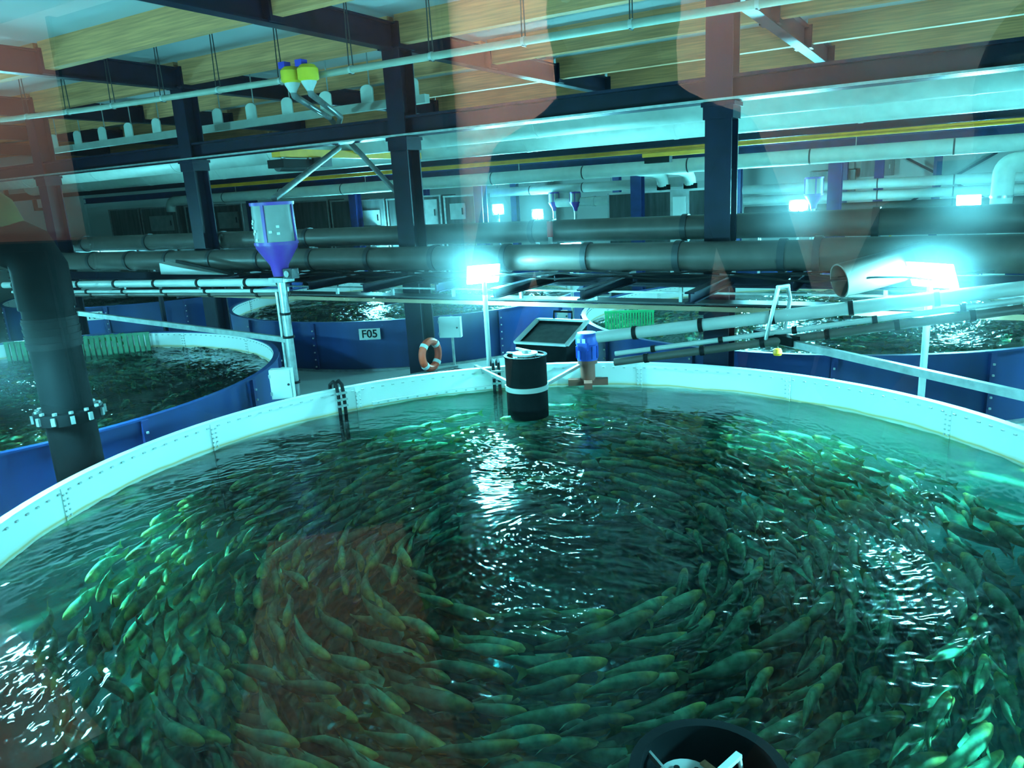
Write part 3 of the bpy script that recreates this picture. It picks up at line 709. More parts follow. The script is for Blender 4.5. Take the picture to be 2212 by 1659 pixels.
# ================================================================== FEED HOPPER ON ITS POST
def hopper(x, y, zt, label, post=True, s=1.0, group='feed hoppers'):
    t = thing('feed_hopper', label, 'feeder', (x, y, 0), group=group)
    z = zt
    MB().lathe([(0, z - 0.02), (0.355 * s, z - 0.02), (0.36 * s, z + 0.03), (0, z + 0.05)], n=28).build('lid', 'hopper_blue', t, local=True)
    MB().lathe([(0.335 * s, z - 0.02), (0.345 * s, z - 0.62 * s)], n=28).build('drum', 'hopper_white', t, local=True)
    MB().ring((0, 0, z - 0.63 * s), (0, 0, 1), 0.33 * s, 0.03, 0.05, 28).build('hoop', 'hopper_blue', t, local=True)
    MB().lathe([(0.345 * s, z - 0.62 * s), (0.34 * s, z - 0.70 * s), (0.15 * s, z - 1.00 * s), (0.12 * s, z - 1.18 * s), (0, z - 1.18 * s)], n=28).build('cone', 'hopper_blue', t, local=True)
    for a in (-70, 20, 110, 200):
        q = R(a); MB().box((0.345 * s * cos(q), 0.345 * s * sin(q), z - 0.31 * s), (0.03, 0.05 * s, 0.60 * s), q).build('strap', 'hopper_blue', t, local=True, smooth=False)
    if post:
        for i, (a, dz) in enumerate(((-120, .30), (-120, .36), (-112, .26), (-112, .46), (-104, .42), (-100, .56), (-55, .44), (-35, .36), (-35, .47))):
            q = R(a); MB().box((0.352 * s * cos(q), 0.352 * s * sin(q), z - dz), (0.012, 0.05, 0.04), q).build('sticker', 'white_paint', t, local=True, smooth=False)
        MB().tube((0, 0, 0), (0, 0, z - 1.22), 0.075, n=14).build('post', 'galv', t, local=True)
        MB().tube((-0.13, -0.02, 0.0), (-0.13, -0.02, z - 1.45), 0.03, n=10).build('conduit', 'galv', t, local=True)
        for zz in (0.45, 1.05, 1.85, 2.25):
            MB().ring((0, 0, zz), (0, 0, 1), 0.07, 0.03, 0.04, 16).build('strap_tie', 'black_rubber', t, local=True)
        MB().box((0.30, -0.05, z - 1.13), (0.20, 0.16, 0.16)).build('dosing_motor', 'dark_pvc', t, local=True, smooth=False)
        MB().tube((0.30, -0.135, z - 1.13), (0.30, -0.16, z - 1.13), 0.055, n=14).build('motor_cap', 'galv', t, local=True)
        MB().box((0, 0, z - 1.24), (0.34, 0.26, 0.08)).build('outlet_block', 'galv', t, local=True, smooth=False)
    return t
hopper(-9.82, 9.0, 4.07, 'white feed hopper with purple-blue cone on a galvanised post')
h2 = hopper(-3.72, 23.55, 3.99, 'distant small white feed hopper with blue cone', False, 0.72)
MB().tube((0, 0, 0.0), (0, 0, 3.2), 0.06, n=10).build('post', 'galv', h2, local=True)
h3 = hopper(-13.2, 25.75, 3.98, 'faraway tiny white hopper, left of two beside the black filter unit', False, 0.55)
MB().tube((0, 0, 0.0), (0, 0, 3.4), 0.06, n=10).build('post', 'galv', h3, local=True)
h4 = hopper(-12.2, 25.5, 3.95, 'faraway tiny white hopper, right of two beside the black filter unit', False, 0.55)
MB().tube((0, 0, 0.0), (0, 0, 3.4), 0.06, n=10).build('post', 'galv', h4, local=True)

# control boxes
def cbox(x, y, z, w, d, h, rz, label, pole=True):
    t = thing('control_box', label, 'box', (x, y, z), rz, group='control boxes')
    MB().box((0, 0, h / 2), (w, d, h)).build('body', 'box_white', t, local=True, smooth=False)
    MB().box((0, -d / 2 - 0.012, h / 2), (w - 0.03, 0.024, h - 0.03)).build('door', 'box_white', t, local=True, smooth=False)
    MB().tube((w * .36, -d / 2 - 0.024, h * .5), (w * .36, -d / 2 - 0.04, h * .5), 0.02, n=10).build('latch', 'dark_pvc', t, local=True)
    for q in (0.2, 0.8): MB().box((-w / 2 + 0.01, -d / 2 - 0.02, h * q), (0.03, 0.03, 0.06)).build('hinge', 'galv', t, local=True, smooth=False)
    if pole:
        MB().bar((0, d / 2 + 0.03, -z), (0, d / 2 + 0.03, h), 0.05, 0.05).build('stand', 'galv', t, local=True, smooth=False)
    return t
cbox(-9.62, 8.55, 0.90, 0.36, 0.16, 0.50, R(32), 'white control box beside the hopper post at the left tank')
cbox(-9.80, 13.75, 0.95, 0.50, 0.16, 0.46, R(20), 'white control box in front of the F05 tank beside the column')
cbox(-8.05, 15.9, 1.02, 0.26, 0.12, 0.24, R(30), 'tiny white box on the F05 tank wall behind the black bin')

# F05 and F04 plates
def plate(tx, ty, ang, z, txt, label, w=0.52, h=0.27):
    a = R(ang); x = tx + (TR + 0.15) * cos(a); y = ty + (TR + 0.15) * sin(a)
    t = thing('sign', label, 'sign', (x, y, z), a + pi / 2)
    MB().box((0, 0, 0), (w, 0.02, h)).build('plate', 'box_white', t, local=True, smooth=False)
    cu = bpy.data.curves.new('lettering', 'FONT'); cu.body = txt; cu.size = 0.27; cu.align_x = 'CENTER'; cu.align_y = 'CENTER'; cu.extrude = 0.003; cu.offset = 0.004
    o = bpy.data.objects.new('lettering', cu); COL.objects.link(o); o.parent = t; o.location = (0, -0.014, 0); o.rotation_euler = (pi / 2, 0, 0)
    cu.materials.append(MATS['black_rubber'])
    bpy.context.view_layer.update()
    me = bpy.data.meshes.new_from_object(o.evaluated_get(bpy.context.evaluated_depsgraph_get()))
    m2 = bpy.data.objects.new('lettering_mesh', me); COL.objects.link(m2); m2.parent = t; m2.location = o.location; m2.rotation_euler = o.rotation_euler
    bpy.data.objects.remove(o); m2.name = 'lettering'
    MB().box((0, 0.03, 0), (0.06, 0.05, h * .8)).build('bracket', 'galv', t, local=True, smooth=False)
plate(-14.6, 18.5, -63, 0.93, 'F05', 'white plate lettered F05 on the blue tank wall')
plate(-26.9, 18.5, -57, 0.95, 'F04', 'white plate lettered F04 on the blue tank wall')

# ================================================================== HALL SERVICES ALONG X
def run(name, mat, y, z, r, x0, x1, label, step=None, cmat=None, cat='pipe', cw=0.10, ct=0.03, n=20, first=0.0):
    o = MB().tube((x0, y, z), (min(x1, X1 - .02), y, z), r, n=n).build(name, mat, None, label, cat)
    if step:
        x = x0 + (first or step)
        while x < x1 - 0.2:
            MB().ring((x, y, z), (1, 0, 0), r - 0.005, ct, cw, n).build('coupling', cmat or mat, o); x += step
    return o
P2 = run('drain_pipe', 'grey_pvc', 11.5, 2.93, 0.225, -27.0, -1.75, 'long lower grey pipe on navy brackets in front of the columns', 1.55, 'dark_pvc')
P2b = thing('branch_pipe', 'wide grey pipe with an open-ended branch beside the right floodlight', 'pipe', (-0.2, 11.5, 2.6))
MB().tube((-1.75, 11.5, 2.93), (6.0, 11.5, 2.93), 0.25, n=24).build('main_run', 'grey_pvc', P2b)
MB().ring((-1.72, 11.5, 2.93), (1, 0, 0), 0.22, 0.06, 0.10, 24).build('end_collar', 'dark_pvc', P2b)
brd = (Vector((-0.35, 11.35, 2.90)) - Vector((-1.32, 10.62, 2.68)))
b0 = Vector((-1.32, 10.62, 2.68)); dd = brd.normalized()
op = MB(); d_, s_, u_ = basis(dd); nn = 28; vs = []
for rr, off in ((0.205, 0.9), (0.205, 0.0), (0.225, 0.0), (0.225, brd.length)):
    vs += [b0 + dd * off + s_ * (rr * cos(2 * pi * j / nn)) + u_ * (rr * sin(2 * pi * j / nn)) for j in range(nn)]
op.add(vs, [(i * nn + j, (i + 1) * nn + j, (i + 1) * nn + (j + 1) % nn, i * nn + (j + 1) % nn) for i in range(3) for j in range(nn)])
op.build('open_branch', 'grey_pvc', P2b)
P1 = run('drain_pipe', 'grey_pvc', 12.62, 3.31, 0.20, -26.0, 6.0, 'long upper grey pipe behind the navy columns', 2.9, 'dark_pvc', first=1.7)
P3 = run('drain_pipe', 'dark_pvc', 14.2, 3.02, 0.16, -27.0, -16.0, 'dim dark pipe behind the lower grey pipe at the left', 1.9)

MB().bar((-20.75, 14.2, 0), (-20.75, 14.2, 2.88), 0.1, 0.1).build('stand', 'steel_navy', P3, smooth=False)

# navy bracket beam with cantilever arms and cable bundles
bb = thing('bracket_beam', 'navy steel beam with cantilever arms under the lower grey pipe', 'beam', (-8, 11.85, 2.4))
MB().ibeam((-24, 11.72, 2.53), (6, 11.72, 2.53), 0.12, 0.20).build('beam', 'steel_navy', bb, smooth=False)
for x, ln in ((-13.4, 1.2), (-11.9, 1.3), (-10.4, 1.5), (-8.9, 1.7), (-7.5, 1.5), (-6.05, 2.0), (-4.6, 2.0), (-3.0, 2.1), (-1.98, 0.75)):
    MB().ibeam((x, 11.66, 2.57), (x + 0.02, 11.66 - ln, 2.57), 0.13, 0.15, 0.02, 0.03).build('cantilever_arm', 'steel_navy', bb, smooth=False)
    MB().box((x, 11.5, 2.675), (0.16, 0.3, 0.06)).build('pipe_saddle', 'dark_pvc', bb, smooth=False)
for i, (y, z) in enumerate(((11.2, 2.67), (10.9, 2.68), (10.6, 2.67))):
    pts = []; x = -13.6 + i * .4
    while x < 0.4:
        pts.append((x, y + 0.05 * sin(x * 2.1 + i), z + 0.035 + 0.03 * sin(x * 3.3 + 2 * i))); x += 0.35
    c = MB().path(pts, 0.016, 6).build('cable', 'black_rubber', None, ('thin black cable lying on the navy arms nearest the columns', 'thin black cable lying midway along the navy arms', 'thin black cable lying towards the tips of the navy arms')[i], 'cable')

# walkway edge in front of the columns
wk = thing('walkway', 'narrow steel walkway with beige edge beam in front of the columns', 'walkway', (-5, 11.2, 2.15))
MB().bar((-18, 11.0, 2.20), (6, 11.0, 2.20), 0.05, 0.065).build('edge_beam', 'beige', wk, smooth=False)
MB().bar((-18, 11.22, 2.265), (6, 11.22, 2.265), 0.38, 0.03).build('grating', 'dark_pvc', wk, smooth=False)
MB().bar((-18, 11.46, 2.22), (6, 11.46, 2.22), 0.05, 0.10).build('back_beam', 'steel_navy', wk, smooth=False)
for i in range(17):
    MB().bar((-17.6 + i * 1.4, 11.12, 2.28), (-17.6 + i * 1.4, 11.12, 2.50), 0.05, 0.05).build('stanchion', 'galv', wk, smooth=False)
MB().bar((-18, 11.12, 2.42), (6, 11.12, 2.42), 0.03, 0.03).build('kick_rail', 'galv', wk, smooth=False)
for x in (-15.45, -9.3, -3.25):
    MB().bar((x, 11.0, 2.15), (x, 11.82, 2.15), 0.08, 0.08).build('outrigger', 'steel_navy', wk, smooth=False)

# crane beams, ducts and pipe runs high up
def xbeam(name, mat, y, z, w, h, x0, x1, label, cat='beam', tf=0.035):
    return MB().ibeam((x0, y, z), (x1, y, z), w, h, tf, 0.04).build(name, mat, None, label, cat, smooth=False)
xbeam('crane_beam', 'steel_navy', 12.0, 5.36, 0.34, 0.36, X0 + 2, X1, 'dark navy crane beam resting on the front column brackets', tf=0.045)
MB().bar((X0 + 2, 11.78, 5.20), (X1, 11.78, 5.20), 0.06, 0.035).build('crane_rail', 'galv', None, 'bright steel rail along the lower edge of the dark crane beam', 'rail', smooth=False)
run('air_duct', 'pale_duct', 15.0, 5.52, 0.36, X0 + 2, X1, 'pale round air duct nearest behind the dark crane beam', 4.0, cat='duct', ct=0.015)
run('air_duct', 'pale_duct', 18.2, 5.45, 0.38, X0 + 8, X1, 'pale round air duct just above the second dark beam', 4.0, cat='duct', ct=0.015)
xbeam('crane_beam', 'steel_navy', 20.0, 5.16, 0.3, 0.32, X0 + 2, X1, 'second dark beam running above the yellow crane track')
xbeam('crane_track', 'yellow', 20.3, 4.97, 0.16, 0.16, -25.5, X1, 'yellow crane track running the width of the hall', 'crane', 0.04)
yg = thing('crane_trolley', 'yellow crane end carriage hanging from the track beside the tall column', 'crane', (-9.0, 20.2, 4.7))
MB().box((-9.7, 20.0, 5.53), (1.4, 0.22, 0.18)).build('carriage', 'yellow', yg, smooth=False)
MB().box((-6.7, 20.3, 4.83), (1.8, 0.3, 0.10)).build('trolley', 'yellow', yg, smooth=False)
MB().box((-7.2, 20.3, 4.70), (0.7, 0.25, 0.16)).build('hoist_motor', 'black_rubber', yg, smooth=False)
for x in (-9.2, -10.2): MB().tube((x, 19.87, 5.405), (x, 20.13, 5.405), 0.08, n=12).build('wheel', 'dark_pvc', yg)
xbeam('hall_beam', 'steel_blue', 24.0, 4.90, 0.25, 0.28, X0 + 2, X1, 'blue steel beam behind the yellow crane track')
gi = thing('crane_girder', 'short yellow crane girder with dark hoist left of the tall column', 'crane', (-13.2, 13.0, 4.9))
MB().bar((-13.2, 12.4, 5.18), (-13.15, 17.5, 5.18), 0.26, 0.17).build('girder', 'yellow', gi, smooth=False)
MB().box((-13.3, 12.9, 4.96), (0.5, 0.9, 0.18)).build('hoist_body', 'black_rubber', gi, smooth=False)
MB().tube((-13.3, 12.5, 4.92), (-13.3, 13.3, 4.92), 0.13, n=16).build('rope_drum', 'dark_pvc', gi)
MB().box((-13.0, 13.6, 4.98), (0.3, 0.35, 0.2)).build('gearbox', 'dark_pvc', gi, smooth=False)
for y in (12.6, 13.4, 14.0): MB().tube((-13.2, y, 5.0), (-13.2, y, 5.1), 0.05, n=8).build('trolley_wheel', 'galv', gi)
lg = run('supply_pipe', 'pale_duct', 22.0, 4.55, 0.20, -30.0, X1, 'long pale supply pipe below the yellow crane track', 3.3, 'dark_pvc', ct=0.012, cw=0.04)
MB().path([(-30.0, 22, 4.55), (-30.22, 22, 4.50), (-30.34, 22, 4.36), (-30.36, 22, 4.1)], 0.20, 16).build('elbow', 'pale_duct', lg)
for x in (-8.55, -7.65):
    MB().path([(x, 22.0, 4.55), (x, 22.5, 4.52), (x, 23.6, 4.50), (x, 24.2, 4.42), (x, 24.5, 4.2), (x, 24.6, 3.9)], 0.19, 16).build('down_pipe', 'pale_duct', lg)
for x in (-26, -22.5, -19, -12.5, -5.5, -2.5):
    MB().bar((x, 22, 4.75), (x, 22, 5.6), 0.02, 0.02).build('hanger', 'galv', lg, smooth=False)
S2 = run('supply_pipe', 'pale_duct', 26.0, 4.12, 0.17, -16.5, -8.0, 'short pale supply pipe behind the two round lamps', 2.2, 'dark_pvc', ct=0.012, cw=0.04)
for x in (-15.8, -11.0): MB().bar((x, 26, 4.28), (x, 26, 6.8), 0.03, 0.03).build('hanger', 'galv', S2, smooth=False)
run('supply_pipe', 'pale_duct', 25.6, 3.62, 0.16, -13.0, -8.6, 'low pale pipe running into the black filter unit', 1.5)
for i, (z, l) in enumerate(((3.72, 'upper of the pale far pipes right of the tall column'), (3.36, 'middle of the pale far pipes right of the tall column'), (3.00, 'lowest of the pale far pipes right of the tall column'))):
    run('supply_pipe', 'pale_duct' if i != 2 else 'grey_pvc', 27.2 + i * .15, z, 0.15, -6.6, 5.0, l, 2.1, 'dark_pvc', ct=0.012, cw=0.04)
vp = thing('riser_duct', 'thick pale upright duct with bend at the right edge', 'duct', (0.80, 22.6, 0))
MB().path([(0.80, 22.6, 0.0), (0.80, 22.6, 3.75)] + arc((0.80, 22.6, 4.1), (0, 0, 1), (1, 0, 0), 0.3) + [(4.0, 22.6, 4.1)], 0.24, 20).build('duct', 'pale_duct', vp)
MB().ring((0.80, 22.6, 3.3), (0, 0, 1), 0.235, 0.02, 0.06, 20).build('joint_band', 'galv', vp)
MB().tube((0.80, 22.6, 0.0), (0.80, 22.6, 0.06), 0.32, n=20).build('foot', 'galv', vp)

# white conduit under the joists, on drop wires
cd = thing('conduit', 'thin white conduit hung on wires across the front of the ceiling', 'pipe', (-8, 10, 6.0))
cpts = [(-22, 10.0, 6.42), (-16, 10.0, 6.22), (-9.94, 10.0, 6.11), (-5.44, 10.0, 6.08), (0, 10, 6.02), (4, 10, 6.0)]
MB().path(cpts, 0.055, 12).build('tube', 'conduit_pvc', cd)
def zc(x):
    for a, b in zip(cpts, cpts[1:]):
        if a[0] <= x <= b[0]: return a[2] + (b[2] - a[2]) * (x - a[0]) / (b[0] - a[0])
    return 6.1
for i in range(13):
    x = -18.3 + i * 1.6; z = zc(x)
    MB().ring((x, 10, z), (1, 0, 0), 0.053, 0.014, 0.05, 12).build('coupling', 'white_pvc', cd)
    w = MB().bar((x, 9.95, z + 0.05), (x, 9.98, ZC - .003), 0.014, 0.014); w.bar((x, 10.05, z + 0.05), (x, 10.02, ZC - .003), 0.014, 0.014)
    w.bar((x, 9.94, z - 0.065), (x, 10.06, z - 0.065), 0.02, 0.012); w.build('drop_wire', 'dark_pvc', cd, smooth=False)

# feed chute: yellow caps and crossing grey tubes
def chute(p_cap, pts, label):
    t = thing('feed_chute', label, 'chute', p_cap)
    c = Vector(p_cap)
    MB().lathe([(0.0, 0.22), (0.12, 0.22), (0.17, 0.16), (0.17, 0.0), (0.12, -0.03)], n=18).build('cap', 'yellow_lime', t, local=True)
    MB().box((-0.08, -0.05, 0.25), (0.14, 0.14, 0.10)).build('actuator', 'cap_blue', t, local=True, smooth=False)
    MB().lathe([(0.125, 0.0), (0.125, -0.05), (0.05, -0.18)], n=18).build('funnel', 'unit_panel', t, local=True)
    MB().path(pts, 0.055, 12).build('tube', 'unit_mid', t)
    q = Vector(pts[3]); MB().bar(q, (q.x, 12.16, q.z), 0.05, 0.05).build('strut', 'galv', t, smooth=False)
    return t
chute((-9.76, 9.72, 6.02), [(-9.76, 9.72, 5.88), (-9.80, 9.78, 5.80), (-11.66, 12.57, 5.78), (-11.29, 12.57, 5.37), (-10.0, 12.57, 4.13)], 'grey chute tube with yellow cap, left of two, slanting down to the right')
chute((-9.38, 9.72, 6.01), [(-9.38, 9.72, 5.87), (-9.42, 9.78, 5.79), (-11.16, 12.36, 5.74), (-11.34, 12.36, 5.43), (-11.30, 12.36, 5.14), (-10.02, 9.25, 4.16)], 'grey chute tube with yellow cap, right of two, bending back to the hopper')
ct = thing('cable_tray', 'pale cable tray with rounded hanger tabs above the dark crane beam', 'tray', (-15, 13.4, 5.9))
MB().bar((-24, 13.4, 6.02), (-9.7, 13.4, 6.02), 0.16, 0.17).build('tray', 'pale_duct', ct, smooth=False)
for i in range(12):
    x = -23.2 + i * 1.2
    MB().box((x, 13.3, 6.22), (0.34, 0.03, 0.26)).add([(x + 0.17 * cos(pi * j / 8), yy, 6.35 + 0.1 * sin(pi * j / 8)) for yy in (13.285, 13.315) for j in range(9)],
        [tuple(range(9)), tuple(range(17, 8, -1))] + [(j, j + 1, 10 + j, 9 + j) for j in range(8)]).build('hanger_tab', 'pale_duct', ct, smooth=False)
    MB().bar((x, 13.4, 6.1), (x, 13.4, 7.3), 0.02, 0.02).build('drop_rod', 'galv', ct, smooth=False)

# ================================================================== DIAGONAL FEED PIPES AND BOOMS
def feedline(p0, p1, r, mat, label, step, cat='pipe'):
    p0, p1 = Vector(p0), Vector(p1); o = MB().tube(p0, p1, r, n=16).build('feed_pipe', mat, None, label, cat)
    L_ = (p1 - p0).length; d = (p1 - p0).normalized(); k = step * .6
    while k < L_ - .1:
        MB().ring(p0 + d * k, d, r - 0.004, 0.018, 0.06, 16).build('clamp', 'black_rubber', o); k += step
    return o
feedline((-4.50, 10.02, 1.90), (0.683, 10.45, 2.636), 0.085, 'white_pvc', 'thick white feed pipe slanting from the pump over the right tank', 0.95)
feedline((-4.20, 9.95, 1.68), (0.683, 10.40, 2.505), 0.035, 'white_pvc', 'thin white feed pipe slanting below the thick one', 0.95)
feedline((-4.20, 9.92, 1.56), (0.683, 10.34, 2.41), 0.055, 'grey_pvc', 'grey feed pipe slanting lowest of the three from the pump', 0.8)
feedline((-9.95, 9.05, 2.78), (-19.0, 9.1, 2.62), 0.07, 'white_pvc', 'white feed pipe from the hopper over the left tank', 1.3)
feedline((-9.95, 9.15, 2.62), (-19.0, 9.25, 2.44), 0.035, 'white_pvc', 'thin white feed pipe under the one from the hopper', 1.3)
feedline((-9.95, 9.25, 2.55), (-19.0, 9.35, 2.36), 0.045, 'grey_pvc', 'thin grey feed pipe lowest of those from the hopper', 1.3)

def boom(p0, p1, label):
    p0, p1 = Vector(p0), Vector(p1)
    t = thing('boom', label, 'boom', tuple(p1))
    MB().bar(p0, p1, 0.07, 0.09).build('bar', 'galv', t, smooth=False)
    d = (p1 - p0).normalized(); s = d.cross(Vector((0, 0, 1))).normalized()
    MB().bar(p0 - d * 0.45 + Vector((0, 0, 0.03)), p0 + d * 0.25 + Vector((0, 0, 0.03)), 0.14, 0.12).build('end_bracket', 'black_pvc', t, smooth=False)
    for k in (-0.16, 0.16):
        MB().path([p0 - d * 0.12 + s * k, p0 + s * k * .8 + Vector((0, 0, 0.55)), p0 + s * k * .5 + Vector((0, 0, 0.72))], 0.026, 8).build('frame_leg', 'galv', t)
    MB().tube(p0 - s * 0.10 + Vector((0, 0, 0.72)), p0 + s * 0.10 + Vector((0, 0, 0.72)), 0.026, n=8).build('frame_top', 'galv', t)
    return t
boom((-1.93, 10.15, 1.94), (1.55, 7.75, 1.86), 'bare steel boom reaching from the slanting feed pipes to the right edge')
boom((-15.6, 8.6, 2.17), (-9.85, 8.98, 1.80), 'bare steel boom reaching from the hopper post over the left tank')
pp = thing('boom_post', 'thick grey post carrying the steel boom at the right edge', 'post', (1.62, 7.72, 0))
MB().tube((0, 0, 0), (0, 0, 2.1), 0.09, n=14).build('post', 'galv', pp, local=True); MB().tube((0, 0, 0), (0, 0, 0.04), 0.18, n=14).build('foot', 'galv', pp, local=True)
ft = MB().lathe([(0.05, 0), (0.065, 0.03), (0.05, 0.09), (0, 0.10)], (-2.05, 10.55, 1.66), 14).build('float_tag', 'yellow', None, 'small yellow tag hanging at the A-frame of the slanting pipes', 'tag')
MB().bar((-2.05, 10.55, 1.75), (-2.02, 10.42, 2.20), 0.012, 0.012).build('cord', 'galv', ft, smooth=False)

# ================================================================== SMALLER THINGS AROUND THE TANKS
# black bin with white framed lid behind the near rim
bn = thing('bin', 'black bin with a white-edged open lid behind the black barrel', 'bin', (-6.75, 12.85, 0))
m = MB(); x, y = -6.75, 12.85
m.add([(x - .42, y - .35, 0), (x + .42, y - .35, 0), (x + .42, y + .35, 0), (x - .42, y + .35, 0), (x - .55, y - .48, 1.20), (x + .55, y - .48, 1.20), (x + .55, y + .48, 1.50), (x - .55, y + .48, 1.50)],
      [(3, 2, 1, 0), (0, 1, 5, 4), (1, 2, 6, 5), (2, 3, 7, 6), (3, 0, 4, 7)])
m.build('body', 'black_pvc', bn, smooth=False)
for a, b in (((-.55, -.48, 1.22), (.55, -.48, 1.22)), ((.55, -.48, 1.22), (.55, .48, 1.52)), ((.55, .48, 1.52), (-.55, .48, 1.52)), ((-.55, .48, 1.52), (-.55, -.48, 1.22))):
    MB().bar(Vector(a) + Vector((x, y, 0)), Vector(b) + Vector((x, y, 0)), 0.09, 0.04).build('lid_frame', 'white_paint', bn, smooth=False)
MB().add([(x - .5, y - .43, 1.17), (x + .5, y - .43, 1.17), (x + .5, y + .43, 1.44), (x - .5, y + .43, 1.44)], [(0, 1, 2, 3)]).build('inner_lid', 'unit_dark', bn, smooth=False)
MB().path([(x - .2, y + .5, 1.5), (x - .2, y + .52, 1.68), (x + .2, y + .52, 1.68), (x + .2, y + .5, 1.5)], 0.025, 8).build('handle', 'black_rubber', bn)
# black floor hatch behind the near rim
ht = thing('floor_hatch', 'long black sloping cover between the near tank and the column', 'hatch', (-8.7, 11.2, 0))
m = MB(); m.add([(-9.9, 9.95, 0), (-9.2, 9.75, 0), (-7.6, 11.55, 0), (-8.6, 12.3, 0), (-9.95, 9.9, .62), (-9.2, 9.7, .70), (-7.6, 11.6, .78), (-8.7, 12.35, .62)],
    [(3, 2, 1, 0), (4, 5, 6, 7), (0, 1, 5, 4), (1, 2, 6, 5), (2, 3, 7, 6), (3, 0, 4, 7)]); m.build('cover', 'black_pvc', ht, smooth=False)
MB().bar((-9.9, 9.9, .66), (-8.7, 12.35, .66), 0.06, 0.04).build('edge_rail', 'galv', ht, smooth=False)
# lifebuoy on the column
lbm = MB(); nn, mm = 28, 10
c0 = Vector((-8.95, 11.80, 1.0))
for i in range(nn):
    a = 2 * pi * i / nn
    for j in range(mm):
        q = 2 * pi * j / mm; rr = 0.27 + 0.075 * cos(q)
        lbm.v.append(tuple(c0 + Vector((0.075 * sin(q), rr * cos(a), rr * sin(a)))))
lbm.f = [(i * mm + j, ((i + 1) % nn) * mm + j, ((i + 1) % nn) * mm + (j + 1) % mm, i * mm + (j + 1) % mm) for i in range(nn) for j in range(mm)]; lbm.m = [0] * len(lbm.f)
lbo = lbm.build('lifebuoy', 'orange', None, 'orange lifebuoy ring hung on the column beside the control box', 'lifebuoy')
for a in (R(45), R(135), R(225), R(315)):
    MB().ring(c0 + Vector((0, 0.27 * cos(a), 0.27 * sin(a))), (0, -sin(a), cos(a)), 0.07, 0.012, 0.07, 12).build('white_band', 'white_paint', lbo)
MB().bar(c0 + Vector((-.14, 0, 0.2)), c0 + Vector((0, 0, 0.2)), 0.03, 0.03).build('hook', 'galv', lbo, smooth=False)
# green screens in the tanks
def screen(p0, p1, z0, z1, mat, label, ribs):
    p0, p1 = Vector(p0), Vector(p1); d = (p1 - p0); L_ = d.length; d.normalize()
    t = thing('outlet_screen', label, 'screen', ((p0 + p1) / 2).to_tuple()[:2] + (z0,))
    t.location = ((p0.x + p1.x) / 2, (p0.y + p1.y) / 2, z0); WORLD[t.name] = Vector(t.location)
    rz = math.atan2(d.y, d.x)
    for i in range(ribs):
        c = p0 + d * (L_ * (i + 0.5) / ribs)
        MB().box((c.x, c.y, (z0 + z1) / 2), (L_ / ribs * .66, 0.05, z1 - z0), rz).build('slat', mat, t, smooth=False)
    for z in (z0 + 0.03, z1 - 0.03):
        MB().bar((p0.x, p0.y, z), (p1.x, p1.y, z), 0.03, 0.05).build('rail', mat, t, smooth=False)
screen((-6.72, 15.35, 0), (-5.7, 15.75, 0), 0.80, 1.38, 'green_screen', 'bright green slatted screen in the tank behind the pump', 18)
screen((-19.2, 8.9, 0), (-16.6, 10.9, 0), 0.72, 1.30, 'green_dull', 'dull green slatted screen in the tank beside the black elbow pipe', 26)
al = MB()
arn = random.Random(3)
for i in range(60):
    a = R(130 + arn.uniform(-12, 12)); c = Vector((-15.1 + (TR - .05) * cos(a), 6.28 + (TR - .05) * sin(a), 1.08 + arn.uniform(-.1, .12)))
    al.tube(c, c + Vector((arn.uniform(-.05, .05), arn.uniform(-.05, .05), arn.uniform(.02, .06))), 0.07, 0.02, n=6)
al.build('algae_patch', 'algae', None, 'bright green algae on the rim of the tank beside the elbow pipe', 'algae', kind='stuff')
# red beacon on the upper grey pipe
rb = thing('beacon', 'small red beacon with white bulb hanging at the upper grey pipe', 'beacon', (-6.44, 12.36, 3.1))
MB().tube((-6.44, 12.36, 3.22), (-6.44, 12.36, 3.50), 0.055, n=12).build('body', 'red', rb); MB().tube((-6.44, 12.36, 3.10), (-6.44, 12.36, 3.22), 0.04, n=12).build('bulb', 'white_paint', rb)
MB().bar((-6.44, 12.36, 3.49), (-6.44, 12.60, 3.52), 0.03, 0.03).build('clip', 'galv', rb, smooth=False)
# white curved panel propped behind the left tank
wp = thing('curved_cover', 'white curved cover panel resting above the left tank beside the hopper', 'panel', (-14.2, 11.6, 2.3))
m = MB(); k = 9
for q in (0, 1):
    for i in range(k):
        t_ = i / (k - 1); m.v.append((-15.7 + 2.3 * t_, 10.85 + 0.22 * q, 2.70 + 0.26 * (1 - t_) ** 1.5 * (1 if q else 0.9)))
        m.v.append((-15.7 + 2.3 * t_, 10.85 + 0.22 * q, 2.68))
for i in range(k - 1):
    a = 2 * i; b = 2 * k + 2 * i
    m.f += [(a, a + 2, a + 3, a + 1), (b, b + 1, b + 3, b + 2), (a, b, b + 2, a + 2), (a + 1, a + 3, b + 3, b + 1)]
m.f += [(0, 1, 2 * k + 1, 2 * k), (2 * k - 2, 4 * k - 2, 4 * k - 1, 2 * k - 1)]; m.m = [0] * len(m.f)
m.build('shell', 'white_paint', wp); MB().bar((-15.0, 10.80, 2.98), (-13.2, 10.80, 2.70), 0.05, 0.06).build('edge_strip', 'black_rubber', wp, smooth=False)
yb_ = thing('step_frame', 'small yellow step frame between the grey pipes at the right', 'step', (-2.0, 24.6, 0))
for dx in (-0.35, 0.35):
    MB().bar((-2.0 + dx, 24.6, 0), (-2.0 + dx * .6, 24.9, 2.55), 0.06, 0.06).build('rail', 'yellow', yb_, smooth=False)
for z in (0.4, 0.9, 1.4, 1.9, 2.4): MB().bar((-2.4, 24.72, z), (-1.6, 24.72, z), 0.05, 0.05).build('rung', 'yellow', yb_, smooth=False)

